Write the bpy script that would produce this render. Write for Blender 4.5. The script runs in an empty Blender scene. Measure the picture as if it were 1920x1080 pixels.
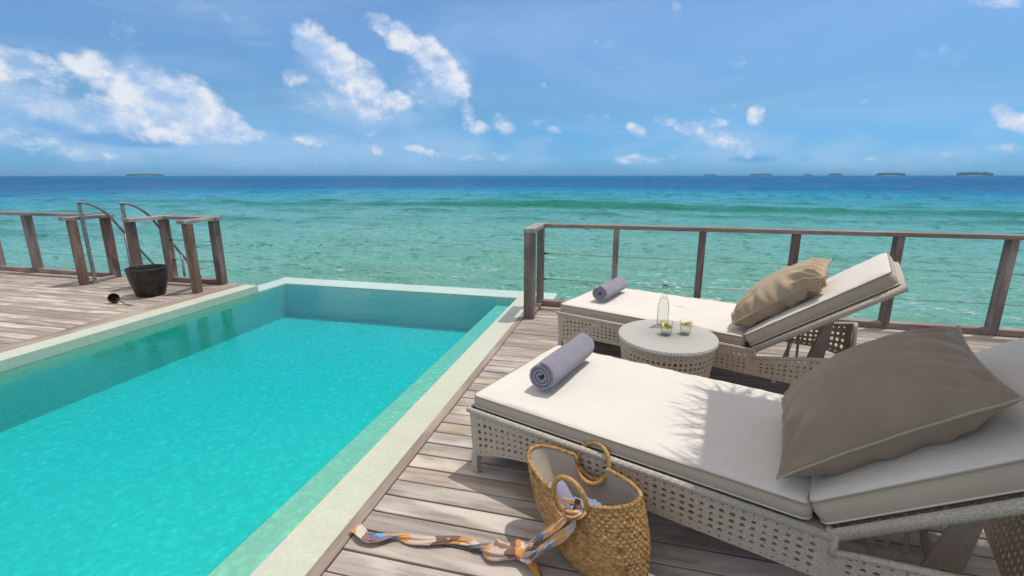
import bpy, math, random
import numpy as np
from mathutils import Vector, Matrix, noise as mnoise
rnd = random.Random(7)
sc = bpy.context.scene
COL = sc.collection
R = math.radians

# ------------------------------------------------------------------ camera, sky, sun, exposure
F_PX, EYE = 890.0, 1.5
pitch = math.atan2(540 - 329, F_PX)
yaw = math.atan2(1191 - 960, math.hypot(F_PX, 211))
cam_d = bpy.data.cameras.new('camera')
cam_d.sensor_width = 36; cam_d.lens = 36 * F_PX / 1920
cam_d.clip_start = 0.05; cam_d.clip_end = 60000
cam = bpy.data.objects.new('camera', cam_d); COL.objects.link(cam)
cam.location = (0, 0, EYE)
cam.rotation_euler = (R(90) - pitch, R(0.03), yaw)
sc.camera = cam
sc.view_settings.view_transform = 'Standard'
sc.view_settings.look = 'None'
sc.view_settings.exposure = 0.0
sc.view_settings.gamma = 1
sc.view_settings.use_curve_mapping = False
sc.render.engine = 'CYCLES'
sc.cycles.use_denoising = True
sc.cycles.max_bounces = 10
sc.cycles.transparent_max_bounces = 16
sc.cycles.caustics_reflective = False
sc.cycles.caustics_refractive = False
sc.cycles.sample_clamp_indirect = 6

SUN = Vector((0.24, 0.20, 1.0)).normalized()
sun_el = math.asin(SUN.z); sun_az = math.atan2(SUN.x, SUN.y)
sd = bpy.data.lights.new('sun', 'SUN'); sd.energy = 2.6; sd.angle = R(0.55); sd.color = (1, 0.96, 0.90)
so = bpy.data.objects.new('sun', sd); COL.objects.link(so)
so.rotation_euler = SUN.to_track_quat('Z', 'Y').to_euler()

fh = Vector((-math.sin(yaw), math.cos(yaw), 0)); c_right = Vector((math.cos(yaw), math.sin(yaw), 0))
c_fw = fh * math.cos(pitch) - Vector((0, 0, math.sin(pitch))); c_up = fh * math.sin(pitch) + Vector((0, 0, math.cos(pitch)))
def azel(px, py):
    d = c_fw * F_PX + c_right * (px - 960) + c_up * (540 - py)
    return math.atan2(d.x, d.y), math.atan2(d.z, math.hypot(d.x, d.y))

class NT:
    """small helper for node trees"""
    def __init__(s, tree): s.t = tree; s.n = tree.nodes; s.l = tree.links
    def node(s, kind, **kw):
        n = s.n.new(kind)
        for k, v in kw.items(): setattr(n, k, v)
        return n
    def put(s, sock, v):
        if v is None: return
        if isinstance(v, bpy.types.NodeSocket): s.l.new(v, sock)
        else: sock.default_value = v
    def math(s, op, a, b=None, c=None, clamp=False):
        n = s.node('ShaderNodeMath', operation=op); n.use_clamp = clamp
        s.put(n.inputs[0], a); s.put(n.inputs[1], b)
        if c is not None: s.put(n.inputs[2], c)
        return n.outputs[0]
    def vmath(s, op, a, b=None, out=0):
        n = s.node('ShaderNodeVectorMath', operation=op)
        s.put(n.inputs[0], a)
        if op == 'SCALE': s.put(n.inputs['Scale'], b)
        elif b is not None: s.put(n.inputs[1], b)
        return n.outputs[out]
    def noise(s, vec, scale, detail=4, rough=0.5, dist=0.0, dim='3D'):
        n = s.node('ShaderNodeTexNoise'); n.noise_dimensions = dim
        s.put(n.inputs['Vector'], vec); s.put(n.inputs['Scale'], scale); s.put(n.inputs['Detail'], detail)
        s.put(n.inputs['Roughness'], rough); s.put(n.inputs['Distortion'], dist)
        return n.outputs[0]
    def ramp(s, fac, stops, interp='LINEAR'):
        n = s.node('ShaderNodeValToRGB'); r = n.color_ramp; r.interpolation = interp
        while len(r.elements) < len(stops): r.elements.new(0.5)
        for e, (p, c) in zip(r.elements, stops):
            e.position = p; e.color = (c[0], c[1], c[2], 1) if hasattr(c, '__len__') else (c, c, c, 1)
        s.put(n.inputs[0], fac); return n.outputs[0]
    def mix(s, fac, a, b, blend='MIX'):
        n = s.node('ShaderNodeMix', data_type='RGBA', blend_type=blend)
        s.put(n.inputs[0], fac)
        for i, v in ((6, a), (7, b)):
            if isinstance(v, tuple) and len(v) == 3: v = (*v, 1)
            s.put(n.inputs[i], v)
        return n.outputs[2]
    def rng(s, v, a, b, c=0.0, d=1.0, smooth=False):
        n = s.node('ShaderNodeMapRange'); n.interpolation_type = 'SMOOTHSTEP' if smooth else 'LINEAR'
        s.put(n.inputs[0], v)
        for i, x in enumerate((a, b, c, d)): s.put(n.inputs[1 + i], x)
        return n.outputs[0]
    def sep(s, v):
        n = s.node('ShaderNodeSeparateXYZ'); s.put(n.inputs[0], v); return n.outputs
    def comb(s, x, y, z):
        n = s.node('ShaderNodeCombineXYZ'); s.put(n.inputs[0], x); s.put(n.inputs[1], y); s.put(n.inputs[2], z); return n.outputs[0]
    def node_color(s, vec, scale):
        n = s.node('ShaderNodeTexNoise'); s.put(n.inputs['Vector'], vec); n.inputs['Scale'].default_value = scale; return n.outputs['Color']
    def scalev(s, v, sx, sy, sz): return s.vmath('MULTIPLY', v, (sx, sy, sz))
    def bump(s, h, strength=0.3, dist=0.01, normal=None):
        n = s.node('ShaderNodeBump'); s.put(n.inputs['Height'], h); s.put(n.inputs['Strength'], strength); s.put(n.inputs['Distance'], dist)
        if normal: s.put(n.inputs['Normal'], normal)
        return n.outputs[0]

# ---- world: Nishita daylight with procedural cumulus laid out by compass direction and elevation
wd = bpy.data.worlds.new('World'); sc.world = wd; wd.use_nodes = True
wd.node_tree.nodes.clear()
W = NT(wd.node_tree)
sky = W.node('ShaderNodeTexSky', sky_type='NISHITA'); sky.sun_disc = False
sky.sun_elevation = sun_el; sky.sun_rotation = sun_az; sky.air_density = 1.0; sky.dust_density = 0.6; sky.ozone_density = 3.0
tc = W.node('ShaderNodeTexCoord')
D = W.vmath('NORMALIZE', tc.outputs['Generated'])
sx, sy, sz = W.sep(D)
AZ = W.math('ARCTAN2', sx, sy); EL = W.math('ARCSINE', sz)
P = W.comb(AZ, EL, 0.0)
blobs = [  # x, y, rx, ry, tilt, amount (laid out by bearing)
 (-20,120,70,40,24,.85),(95,140,95,30,14,.62),(185,135,70,34,14,.85),(255,165,60,46,36,1.0),(315,165,60,34,34,1.05),(345,195,92,50,30,1.15),(405,225,80,34,30,1.0),(455,250,60,17,14,.8),
 (90,195,170,44,14,.62),(240,215,110,34,14,.72),(310,245,110,24,8,.62),(20,262,100,22,8,.52),(110,285,90,14,6,.35),
 (590,80,46,30,48,.98),(632,115,54,36,40,1.05),(676,155,50,38,30,.92),(552,148,24,18,10,.5),(640,196,110,20,18,.42),(745,192,30,20,20,.62),
 (712,48,40,20,22,.8),(752,72,40,24,34,.92),(796,92,38,26,30,.95),(822,128,36,34,50,.98),(850,165,34,34,62,.95),(874,202,26,15,64,.7),(800,150,50,40,30,.4),
 (895,238,30,12,6,.6),(945,232,24,24,20,.75),(780,279,52,11,14,.68),(830,291,34,9,6,.55),(884,297,30,8,0,.52),(940,294,22,10,0,.52),(700,246,50,11,0,.38),(600,265,80,12,4,.38),(680,275,60,10,8,.36),
 (1192,243,22,13,24,.78),(1245,228,26,14,10,.62),(1288,240,34,13,6,.62),(1340,232,24,10,0,.50),(1418,216,17,20,10,.80),(1365,262,60,20,8,.42),(1400,290,36,12,0,.36),(1200,203,9,8,0,.35),(1040,243,14,9,0,.4),
 (1885,218,30,22,12,.95),(1925,232,40,20,0,.95),(1790,285,34,8,-8,.45),(1170,300,40,10,0,.45),(1235,300,34,8,-8,.42),(1636,297,14,8,0,.4),(1815,240,10,8,0,.4),(1885,280,50,12,0,.38),
 (430,30,50,16,28,.30),(1880,6,70,12,0,.48)]
veils = [(90,215,210,62,14,.62),(330,225,170,60,26,.60),(250,262,260,34,6,.5),(640,165,95,72,30,.50),(690,210,150,34,10,.45),(815,150,70,80,50,.45),(860,270,210,34,8,.38),(1340,262,130,44,8,.42),(1900,250,120,50,0,.42),(1200,292,150,26,0,.34),(420,40,110,34,24,.30),(500,280,620,40,0,.46),(1450,285,620,40,0,.42)]
def blob_field(lst, q_fall):
    mask = None
    for (bx, by, rx, ry, tl, am) in lst:
        a0, e0 = azel(bx, by)
        c, s_ = math.cos(R(tl)), math.sin(R(tl))
        a1, e1 = azel(bx + rx * c, by + rx * s_); a2, e2 = azel(bx - ry * s_, by + ry * c)
        J = Matrix(((a1 - a0, a2 - a0), (e1 - e0, e2 - e0))).inverted()
        dv = W.vmath('SUBTRACT', P, (a0, e0, 0))
        u = W.vmath('DOT_PRODUCT', dv, (J[0][0], J[0][1], 0), out=1)
        v = W.vmath('DOT_PRODUCT', dv, (J[1][0], J[1][1], 0), out=1)
        q = W.math('ADD', W.math('MULTIPLY', u, u), W.math('MULTIPLY', v, v))
        m = W.math('MULTIPLY', W.math('SUBTRACT', 1.0, W.math('MULTIPLY', q, q_fall)), am)
        mask = m if mask is None else W.math('SMOOTH_MAX', mask, m, 0.10)
    return mask
mask = blob_field(blobs, .55); vmask = blob_field(veils, .9)
# cumulus in the rest of the sky, of the same sort
outside = W.rng(W.math('ABSOLUTE', W.math('ADD', AZ, yaw)), R(54), R(70), 0, 1)
low = W.rng(EL, R(24), R(45), 1, 0.35)
gen = W.noise(W.comb(W.math('MULTIPLY', AZ, 3.2), W.math('MULTIPLY', EL, 7.0), 3.7), 1.0, 3, .5)
gen = W.math('MULTIPLY', W.rng(gen, .40, .60, -.1, 1.1), W.math('MULTIPLY', outside, low))
mask = W.math('MAXIMUM', mask, gen)
mask = W.math('MAXIMUM', mask, -1.0)
def fbm(off):
    v = W.vmath('ADD', W.scalev(D, 1.0, 1.0, 1.35), off)
    a = W.noise(v, 11.0, 3, .5, .2)
    b = W.noise(v, 30.0, 9, .62, .15)
    return W.math('ADD', W.math('MULTIPLY', a, .50), W.math('MULTIPLY', b, .50))
n0 = fbm((0, 0, 0)); n1 = fbm((0.010, 0.0, 0.018))
big0 = W.noise(D, 9.0, 2, .5); big1 = W.noise(W.vmath('ADD', D, (.035, 0, .05)), 9.0, 2, .5)
dens = W.math('ADD', mask, W.math('MULTIPLY', W.math('SUBTRACT', n0, .5), 2.5))
cl = W.rng(dens, .20, .80, 0, 1, smooth=True)
relief = W.math('ADD', W.math('MULTIPLY', W.math('SUBTRACT', n0, n1), 2.2), W.math('MULTIPLY', W.math('SUBTRACT', big0, big1), 1.6))
relief = W.rng(relief, -.30, .26, 0, 1)
ccol = W.mix(relief, (.36, .54, .84), (.84, .865, .92))
rim = W.rng(dens, .30, .62, 1, 0)
ccol = W.mix(W.math('MULTIPLY', rim, .30), ccol, (.84, .87, .93))
soft = W.math('ADD', vmask, W.math('MULTIPLY', W.math('SUBTRACT', W.noise(W.scalev(D, 1, 1, 2.6), 8.0, 7, .6, .4), .5), 1.2))
soft = W.rng(soft, .0, .75, 0, .62, smooth=True)
# thin veils of cirrus
ci = W.noise(W.comb(W.math('MULTIPLY', AZ, 1.6), W.math('MULTIPLY', EL, 7.5), W.math('MULTIPLY', AZ, .5)), 1.0, 7, .58, .7)
veil = W.rng(ci, .40, .70, 0, .34, smooth=True)
tint = W.ramp(W.rng(EL, 0, R(60)), [(0.0, (.36, .86, 1.75)), (.05, (.34, .78, 1.36)), (.12, (.54, .87, 1.12)), (.25, (.90, 1.17, 1.36)), (.5, (1.0, 1.12, 1.2)), (1, (1.2, 1.15, 1.1))])
skyc = W.mix(1.0, sky.outputs[0], tint, 'MULTIPLY')
K = 0.10
def over(c): return tuple(x / K for x in c)
scl = W.vmath('SCALE', ccol, 1.0 / K)
base = W.mix(veil, skyc, over((.42, .60, .88)))
haze_up = W.rng(EL, R(20), R(50), 0, .80, smooth=True)          # milky tropical air brightening towards the high sun
base = W.mix(haze_up, base, over((.92, .85, .765)))
base = W.mix(soft, base, over((.44, .615, .87)))
smask = W.math('ADD', blob_field([(235,262,130,17,4,.85),(110,238,120,20,14,.55),(1400,298,60,9,0,.6),(640,170,60,16,20,.30)], .9), W.math('MULTIPLY', W.math('SUBTRACT', W.noise(W.scalev(D, 1, 1, 2.2), 14.0, 5, .6, .3), .5), .9))
base = W.mix(W.rng(smask, .05, .70, 0, .62, smooth=True), base, over((.115, .34, .70)))
full = W.mix(W.math('MULTIPLY', cl, .90), base, scl)
bg = W.node('ShaderNodeBackground'); W.put(bg.inputs[0], full); bg.inputs[1].default_value = K
wo = W.node('ShaderNodeOutputWorld'); W.l.new(bg.outputs[0], wo.inputs[0])
wd.cycles.sampling_method = 'MANUAL'; wd.cycles.sample_map_resolution = 1024

# ------------------------------------------------------------------ object helpers
def tag(o, label=None, cat=None, group=None, kind=None):
    for k, v in (('label', label), ('category', cat), ('group', group), ('kind', kind)):
        if v is not None: o[k] = v
    return o
def empty(name, loc=(0, 0, 0), rz=0.0, **kw):
    o = bpy.data.objects.new(name, None); COL.objects.link(o)
    o.location = loc; o.rotation_euler = (0, 0, rz); o.empty_display_size = .1
    return tag(o, **kw)
class MB:
    """collects vertices and faces for ONE mesh"""
    def __init__(s): s.v = []; s.f = []; s.uv = None
    def add(s, vs, fs):
        b = len(s.v); s.v += [tuple(v) for v in vs]; s.f += [tuple(i + b for i in f) for f in fs]
    def box(s, c, d, rz=0.0, ch=0.0):
        x, y, z = (k / 2 for k in d)
        if ch <= 0:
            vs = [(-x,-y,-z),(x,-y,-z),(x,y,-z),(-x,y,-z),(-x,-y,z),(x,-y,z),(x,y,z),(-x,y,z)]
            fs = [(3,2,1,0),(4,5,6,7),(0,1,5,4),(1,2,6,5),(2,3,7,6),(3,0,4,7)]
        else:
            vs = []
            for zz, i in ((-z, ch), (-z + ch, 0), (z - ch, 0), (z, ch)):
                a, b = x - i, y - i
                vs += [(-a, -b, zz), (a, -b, zz), (a, b, zz), (-a, b, zz)]
            fs = [(3,2,1,0), (12,13,14,15)]
            for k in range(3):
                for j in range(4):
                    j2 = (j + 1) % 4; fs.append((4*k+j, 4*k+j2, 4*k+4+j2, 4*k+4+j))
        ca, sa = math.cos(rz), math.sin(rz)
        s.add([(c[0] + ca*a - sa*b, c[1] + sa*a + ca*b, c[2] + e) for a, b, e in vs], fs)
        return s
    def bar(s, p, q, w, h, up=(0, 0, 1), ch=0.0):
        p, q = Vector(p), Vector(q); d = (q - p); L = d.length; d.normalize()
        sd_ = d.cross(Vector(up)).normalized(); u = sd_.cross(d).normalized()
        vs = []; prof = [(-w/2, -h/2), (w/2, -h/2), (w/2, h/2), (-w/2, h/2)]
        if ch > 0:
            a, b = w/2, h/2
            prof = [(-a+ch,-b),(a-ch,-b),(a,-b+ch),(a,b-ch),(a-ch,b),(-a+ch,b),(-a,b-ch),(-a,-b+ch)]
        n = len(prof)
        for e in (p, q): vs += [e + sd_*a + u*b for a, b in prof]
        s.add(vs, [tuple(reversed(range(n))), tuple(range(n, 2*n))] + [(i, (i+1) % n, n+(i+1) % n, n+i) for i in range(n)])
        return s
    def tube(s, pts, r, seg=10, closed=False):
        pts = [Vector(p) for p in pts]; n = len(pts)
        rs = r if hasattr(r, '__len__') else [r]*n
        T = []
        for i in range(n):
            a = pts[(i-1) % n] if (closed or i > 0) else pts[0]; b = pts[(i+1) % n] if (closed or i < n-1) else pts[-1]
            T.append((b-a).normalized())
        ref = Vector((0, 0, 1)) if abs(T[0].z) < .9 else Vector((1, 0, 0))
        nrm = (ref - T[0]*ref.dot(T[0])).normalized(); vs = []
        for i in range(n):
            nrm = (nrm - T[i]*nrm.dot(T[i])).normalized(); bn = T[i].cross(nrm)
            for k in range(seg):
                a = 2*math.pi*k/seg; vs.append(pts[i] + (nrm*math.cos(a) + bn*math.sin(a))*rs[i])
        fs = []
        for i in range(n if closed else n-1):
            j = (i+1) % n
            for k in range(seg):
                k2 = (k+1) % seg; fs.append((i*seg+k, i*seg+k2, j*seg+k2, j*seg+k))
        if not closed: fs += [tuple(reversed(range(seg))), tuple(range((n-1)*seg, n*seg))]
        s.add(vs, fs); return s
    def lathe(s, prof, seg=40, c=(0, 0, 0), sx=1.0, sy=1.0):
        n = len(prof); vs = []
        for r, z in prof:
            for k in range(seg):
                a = 2*math.pi*k/seg; vs.append((c[0]+sx*r*math.cos(a), c[1]+sy*r*math.sin(a), c[2]+z))
        fs = [(i*seg+k, i*seg+(k+1) % seg, (i+1)*seg+(k+1) % seg, (i+1)*seg+k) for i in range(n-1) for k in range(seg)]
        if prof[0][0] > 1e-5: fs.append(tuple(reversed(range(seg))))
        if prof[-1][0] > 1e-5: fs.append(tuple(range((n-1)*seg, n*seg)))
        s.add(vs, fs); return s
    def lathe_open(s, prof, seg=40, c=(0, 0, 0), sx=1.0, sy=1.0):
        """closed profile loop (ring-shaped solid)"""
        n = len(prof); vs = []
        for r, z in prof:
            for k in range(seg):
                a = 2*math.pi*k/seg; vs.append((c[0]+sx*r*math.cos(a), c[1]+sy*r*math.sin(a), c[2]+z))
        s.add(vs, [(i*seg+k, i*seg+(k+1) % seg, ((i+1) % n)*seg+(k+1) % seg, ((i+1) % n)*seg+k) for i in range(n) for k in range(seg)])
        return s
    def prism(s, poly, plane, a, b):
        """poly in 2D extruded between a and b along the missing axis"""
        n = len(poly)
        def P3(p, t): return (p[0], t, p[1]) if plane == 'xz' else ((t, p[0], p[1]) if plane == 'yz' else (p[0], p[1], t))
        s.add([P3(p, a) for p in poly] + [P3(p, b) for p in poly],
              [tuple(range(n)), tuple(reversed(range(n, 2*n)))] + [(i, n+i, n+(i+1) % n, (i+1) % n) for i in range(n)])
        return s
    def grid(s, fn, nu, nv, wrap_u=False, wrap_v=False):
        vs = [fn(i/(nu if wrap_u else nu-1), j/(nv if wrap_v else nv-1)) for j in range(nv) for i in range(nu)]
        fs = []
        for j in range(nv if wrap_v else nv-1):
            for i in range(nu if wrap_u else nu-1):
                i2 = (i+1) % nu; j2 = (j+1) % nv
                fs.append((j*nu+i, j*nu+i2, j2*nu+i2, j2*nu+i))
        s.add(vs, fs); return s
    def build(s, name, mat, parent=None, smooth=False, fix=True):
        me = bpy.data.meshes.new(name); me.from_pydata(s.v, [], s.f)
        if fix:
            import bmesh
            bm = bmesh.new(); bm.from_mesh(me); bmesh.ops.recalc_face_normals(bm, faces=bm.faces); bm.to_mesh(me); bm.free()
        me.materials.append(mat)
        if smooth is True: me.polygons.foreach_set('use_smooth', [True]*len(me.polygons))
        elif smooth: me.polygons.foreach_set('use_smooth', [True]*len(me.polygons)); me.set_sharp_from_angle(angle=R(smooth))
        me.update()
        o = bpy.data.objects.new(name, me); COL.objects.link(o)
        if parent: o.parent = parent
        return o
def copy_tree(o, parent=None):
    c = o.copy(); COL.objects.link(c); c.parent = parent
    for ch in list(o.children): copy_tree(ch, c)
    return c
def mesh_obj(name, data, parent, loc=(0, 0, 0), rot=(0, 0, 0)):
    o = bpy.data.objects.new(name, data); COL.objects.link(o); o.parent = parent; o.location = loc; o.rotation_euler = rot
    return o

# ------------------------------------------------------------------ materials
def mat(name):
    m = bpy.data.materials.new(name); m.use_nodes = True; t = m.node_tree
    n = NT(t); b = t.nodes['Principled BSDF']; return m, n, b
def setp(n, b, **kw):
    M_ = dict(col='Base Color', rough='Roughness', metal='Metallic', nrm='Normal', spec='Specular IOR Level', trans='Transmission Weight', ior='IOR', sheen='Sheen Weight', coat='Coat Weight')
    for k, v in kw.items():
        if k == 'col' and isinstance(v, tuple) and len(v) == 3: v = (*v, 1)
        n.put(b.inputs[M_[k]], v)
def wpos(n): return n.node('ShaderNodeNewGeometry').outputs['Position']
def obj_rand(n): return n.node('ShaderNodeObjectInfo').outputs['Random']
def ocoord(n): return n.node('ShaderNodeTexCoord').outputs['Object']

def wood_material(name, along, base, dark, warm, wear=1.0):
    m, n, b = mat(name)
    p = wpos(n); r = obj_rand(n)
    sc_ = {'x': (1.2, 26, 26), 'z': (26, 26, 1.2), 'y': (26, 1.2, 26)}[along]
    q = n.vmath('ADD', n.scalev(p, *sc_), n.comb(n.math('MULTIPLY', r, 37), n.math('MULTIPLY', r, 11), n.math('MULTIPLY', r, 23)))
    grain = n.noise(q, 1.6, 8, .62, .35)
    fine = n.noise(n.scalev(q, 1.6, 5, 5), 2.2, 4, .6)
    patch = n.noise(n.vmath('ADD', n.scalev(p, *[1.3 if k < 5 else 5 for k in sc_]), n.comb(n.math('MULTIPLY', r, 9), 0.0, 0.0)), 1.3, 5, .55, .4)
    c = n.mix(n.rng(grain, .32, .70), dark, base)
    c = n.mix(n.rng(fine, .35, .62, .32, 0), c, dark)
    c = n.mix(n.rng(patch, .46, .66, 0, .75 * wear, True), c, warm)
    c = n.mix(n.rng(patch, .22, .42, .62 * wear, 0, True), c, tuple(x*.55 for x in dark))
    tone = n.rng(r, 0, 1, .80, 1.16)
    hs = n.node('ShaderNodeHueSaturation'); n.put(hs.inputs['Color'], c); n.put(hs.inputs['Value'], tone)
    n.put(hs.inputs['Saturation'], n.rng(n.math('FRACT', n.math('MULTIPLY', r, 7.3)), 0, 1, .75, 1.25))
    h = n.math('ADD', n.math('MULTIPLY', grain, .7), n.math('MULTIPLY', fine, .5))
    setp(n, b, col=hs.outputs[0], rough=n.rng(grain, .3, .7, .82, .62), nrm=n.bump(h, .45, .004), spec=.3)
    return m
M_DECK = wood_material('weathered_teak', 'x', (.51, .432, .365), (.270, .212, .168), (.62, .55, .48))
M_TRIM = wood_material('weathered_teak_trim', 'y', (.44, .365, .315), (.28, .22, .185), (.52, .45, .40))
M_POST = wood_material('post_hardwood', 'z', (.285, .200, .170), (.150, .095, .078), (.37, .29, .255))
M_RAIL = wood_material('rail_hardwood', 'x', (.37, .29, .26), (.22, .155, .135), (.46, .39, .36))
M_RAILY = wood_material('rail_hardwood_across', 'y', (.40, .33, .295), (.24, .175, .15), (.50, .43, .39))
M_REDPOST = wood_material('reddish_post_hardwood', 'z', (.30, .18, .135), (.16, .088, .065), (.40, .27, .22))

def fabric(name, col, weave=900, wr=.0, sheen=.15, rough=.9, mott=.06):
    m, n, b = mat(name)
    p = ocoord(n)
    big = n.noise(p, 5, 5, .55); fine = n.noise(p, weave, 2, .5)
    tw = n.math('MULTIPLY', n.math('SINE', n.math('MULTIPLY', n.sep(p)[0], weave)), n.math('SINE', n.math('MULTIPLY', n.sep(p)[1], weave)))
    c = n.mix(n.rng(big, .3, .7, 0, 1), tuple(x*(1-mott) for x in col), tuple(min(1, x*(1+mott*.6)) for x in col))
    c = n.mix(n.rng(fine, .35, .65, 0, .10), c, tuple(x*.55 for x in col))
    h = n.math('ADD', n.math('MULTIPLY', fine, .25), n.math('MULTIPLY', tw, .05))
    nr = n.bump(h, .25, .002)
    if wr > 0:
        wv = n.noise(n.scalev(p, 1, 1.7, 1), 7, 4, .5, .5)
        nr = n.bump(wv, wr, .03, nr)
    setp(n, b, col=c, rough=rough, nrm=nr, sheen=sheen, spec=.15)
    return m
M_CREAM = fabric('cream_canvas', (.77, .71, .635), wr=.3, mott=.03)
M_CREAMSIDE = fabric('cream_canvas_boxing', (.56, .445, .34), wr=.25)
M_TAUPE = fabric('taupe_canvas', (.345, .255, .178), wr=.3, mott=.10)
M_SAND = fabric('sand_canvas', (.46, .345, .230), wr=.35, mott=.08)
M_PIPE = fabric('piping', (.46, .38, .29))
M_PIPECREAM = fabric('cream_piping', (.70, .65, .58))
M_SEAM = fabric('tan_seam', (.40, .315, .23))
M_LINER = fabric('grey_cotton_lining', (.54, .455, .365), wr=.4)

def terry(name, col):
    m, n, b = mat(name); p = ocoord(n)
    f = n.noise(p, 260, 3, .7); g = n.noise(p, 14, 4, .6); v = n.node('ShaderNodeTexVoronoi'); n.put(v.inputs['Vector'], p); v.inputs['Scale'].default_value = 330
    c = n.mix(n.rng(f, .3, .7), tuple(x*.62 for x in col), tuple(min(1, x*1.18) for x in col))
    c = n.mix(n.rng(g, .35, .65, .25, 0), c, tuple(x*.6 for x in col))
    nr = n.bump(n.math('ADD', f, n.math('MULTIPLY', v.outputs[0], .6)), .8, .004)
    setp(n, b, col=c, rough=1.0, nrm=n.bump(g, .4, .012, nr), sheen=.5, spec=.05)
    return m
M_TOWEL = terry('lavender_grey_terry', (.335, .305, .37))
M_TOWEL2 = terry('lavender_terry', (.42, .39, .58))

def wicker(name, col, sc_=1.0):
    m, n, b = mat(name); p = ocoord(n); x, y, z = n.sep(p)
    k = 640 * sc_
    w1 = n.math('SINE', n.math('MULTIPLY', z, k)); w2 = n.math('SINE', n.math('MULTIPLY', n.math('ADD', x, n.math('MULTIPLY', y, .83)), k))
    ck = n.math('GREATER_THAN', n.math('MULTIPLY', n.math('SINE', n.math('MULTIPLY', z, k*.25)), n.math('SINE', n.math('MULTIPLY', n.math('ADD', x, n.math('MULTIPLY', y, .83)), k*.25))), 0.0)
    h = n.math('ADD', n.math('MULTIPLY', w1, ck), n.math('MULTIPLY', w2, n.math('SUBTRACT', 1.0, ck)))
    nz = n.noise(p, 160, 4, .6); big = n.noise(p, 9, 3, .5)
    c = n.mix(n.rng(nz, .3, .7), tuple(q*.66 for q in col), tuple(q*1.18 for q in col))
    c = n.mix(n.rng(h, -1, .2, .2, 0), c, tuple(q*.42 for q in col))
    c = n.mix(n.rng(big, .4, .7, 0, .25), c, tuple(q*.7 for q in col))
    setp(n, b, col=c, rough=.55, nrm=n.bump(n.math('ADD', h, nz), .5, .0022), spec=.35)
    return m
M_WICK = wicker('white_washed_resin_wicker', (.68, .565, .43))
M_WRAP = wicker('white_washed_wicker_edge', (.66, .57, .46), 1.3)

def plain(name, col, rough=.5, metal=0., nz=0.08, scale=40, bump=.1, **kw):
    m, n, b = mat(name); p = ocoord(n)
    f = n.noise(p, scale, 5, .6)
    c = n.mix(n.rng(f, .3, .7), tuple(x*(1-nz*2) for x in col), tuple(min(1, x*(1+nz)) for x in col))
    setp(n, b, col=c, rough=rough, metal=metal, nrm=n.bump(f, bump, .002), **kw)
    return m
M_STRUT = plain('beige_powder_coat', (.46, .365, .285), .45)
M_STEEL = plain('weathered_steel', (.36, .345, .33), .42, .7, .25, 25)
M_CABLE = plain('steel_cable', (.20, .19, .17), .45, .6)
M_BLACK = plain('black_fitting', (.03, .03, .032), .5)
M_FOOT = plain('grey_foot', (.30, .27, .24), .6)
M_WHITE = plain('white_porcelain', (.78, .78, .76), .25)
M_RUBBER = plain('dark_rubber', (.05, .05, .055), .6)

def bucket_mat():
    m, n, b = mat('dark_bronze'); p = ocoord(n); x, y, z = n.sep(p)
    f = n.noise(p, 14, 6, .65); g = n.noise(n.scalev(p, 9, 9, 2), 3, 5, .6)
    c = n.mix(n.rng(f, .40, .66), (.022, .015, .012), (.055, .040, .030))
    c = n.mix(n.rng(g, .56, .74), c, (.075, .055, .035))
    setp(n, b, col=c, rough=n.rng(f, .3, .7, .30, .55), metal=.35, nrm=n.bump(n.math('ADD', f, g), .35, .006), spec=.6)
    return m
M_BUCKET = bucket_mat()
M_COCO = plain('coconut_shell', (.045, .026, .016), .5, 0, .35, 60, .4)
M_HANDLE = plain('pale_wood_handle', (.42, .27, .13), .5, 0, .2, 30)

def tile_mat(name, col, var=.14, coarse=.1, size=.02, wet=False):
    m, n, b = mat(name); p = wpos(n)
    q = n.scalev(p, 1/size, 1/size, 1/size)
    fl = n.vmath('FLOOR', q)
    wn = n.node('ShaderNodeTexWhiteNoise'); n.put(wn.inputs['Vector'], fl)
    r = wn.outputs[0]
    fr = n.vmath('FRACTION', q); fx, fy, fz = n.sep(fr)
    g = n.math('MAXIMUM', n.math('ABSOLUTE', n.math('SUBTRACT', fx, .5)), n.math('ABSOLUTE', n.math('SUBTRACT', fy, .5)))
    big = n.noise(p, 1.4, 5, .55); mid = n.noise(n.scalev(p, 3, 9, 5), 2.0, 4, .6)
    c = n.mix(r, tuple(x*(1-var) for x in col), tuple(min(1, x*(1+var*.7)) for x in col))
    c = n.mix(n.rng(g, .42, .5, 0, .30), c, tuple(min(1, x*.95+.03) for x in col))
    c = n.mix(n.rng(big, .35, .7, 0, coarse*2), c, tuple(x*.8 for x in col))
    c = n.mix(n.rng(mid, .40, .66, 0, coarse), c, tuple(x*.72 for x in col))
    setp(n, b, col=c, rough=.45 if not wet else .25, nrm=n.bump(n.math('ADD', r, mid), .15, .002), spec=.35)
    return m
M_TILE = tile_mat('mint_mosaic_light_painted', (.40, .88, .67), .05, .05)  # floor copy of the mosaic, colour brightened for the missing caustic light
M_TILE_SHADE = tile_mat('mint_mosaic_shade_painted', (.42, .58, .38), .06, .10)  # same mosaic on the walls, shade painted in as a darker colour
M_LEDGE = tile_mat('submerged_stone_step', (.84, .80, .56), .08, .22, .012)
M_COPING = tile_mat('pale_green_stone_coping', (.60, .615, .485), .07, .22, .012)
M_RIM = tile_mat('wet_pale_rim', (.55, .68, .58), .08, .15, .02, True)
M_CONC = plain('sea_wall_concrete', (.30, .31, .27), .8, 0, .2, 6, .4)

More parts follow.
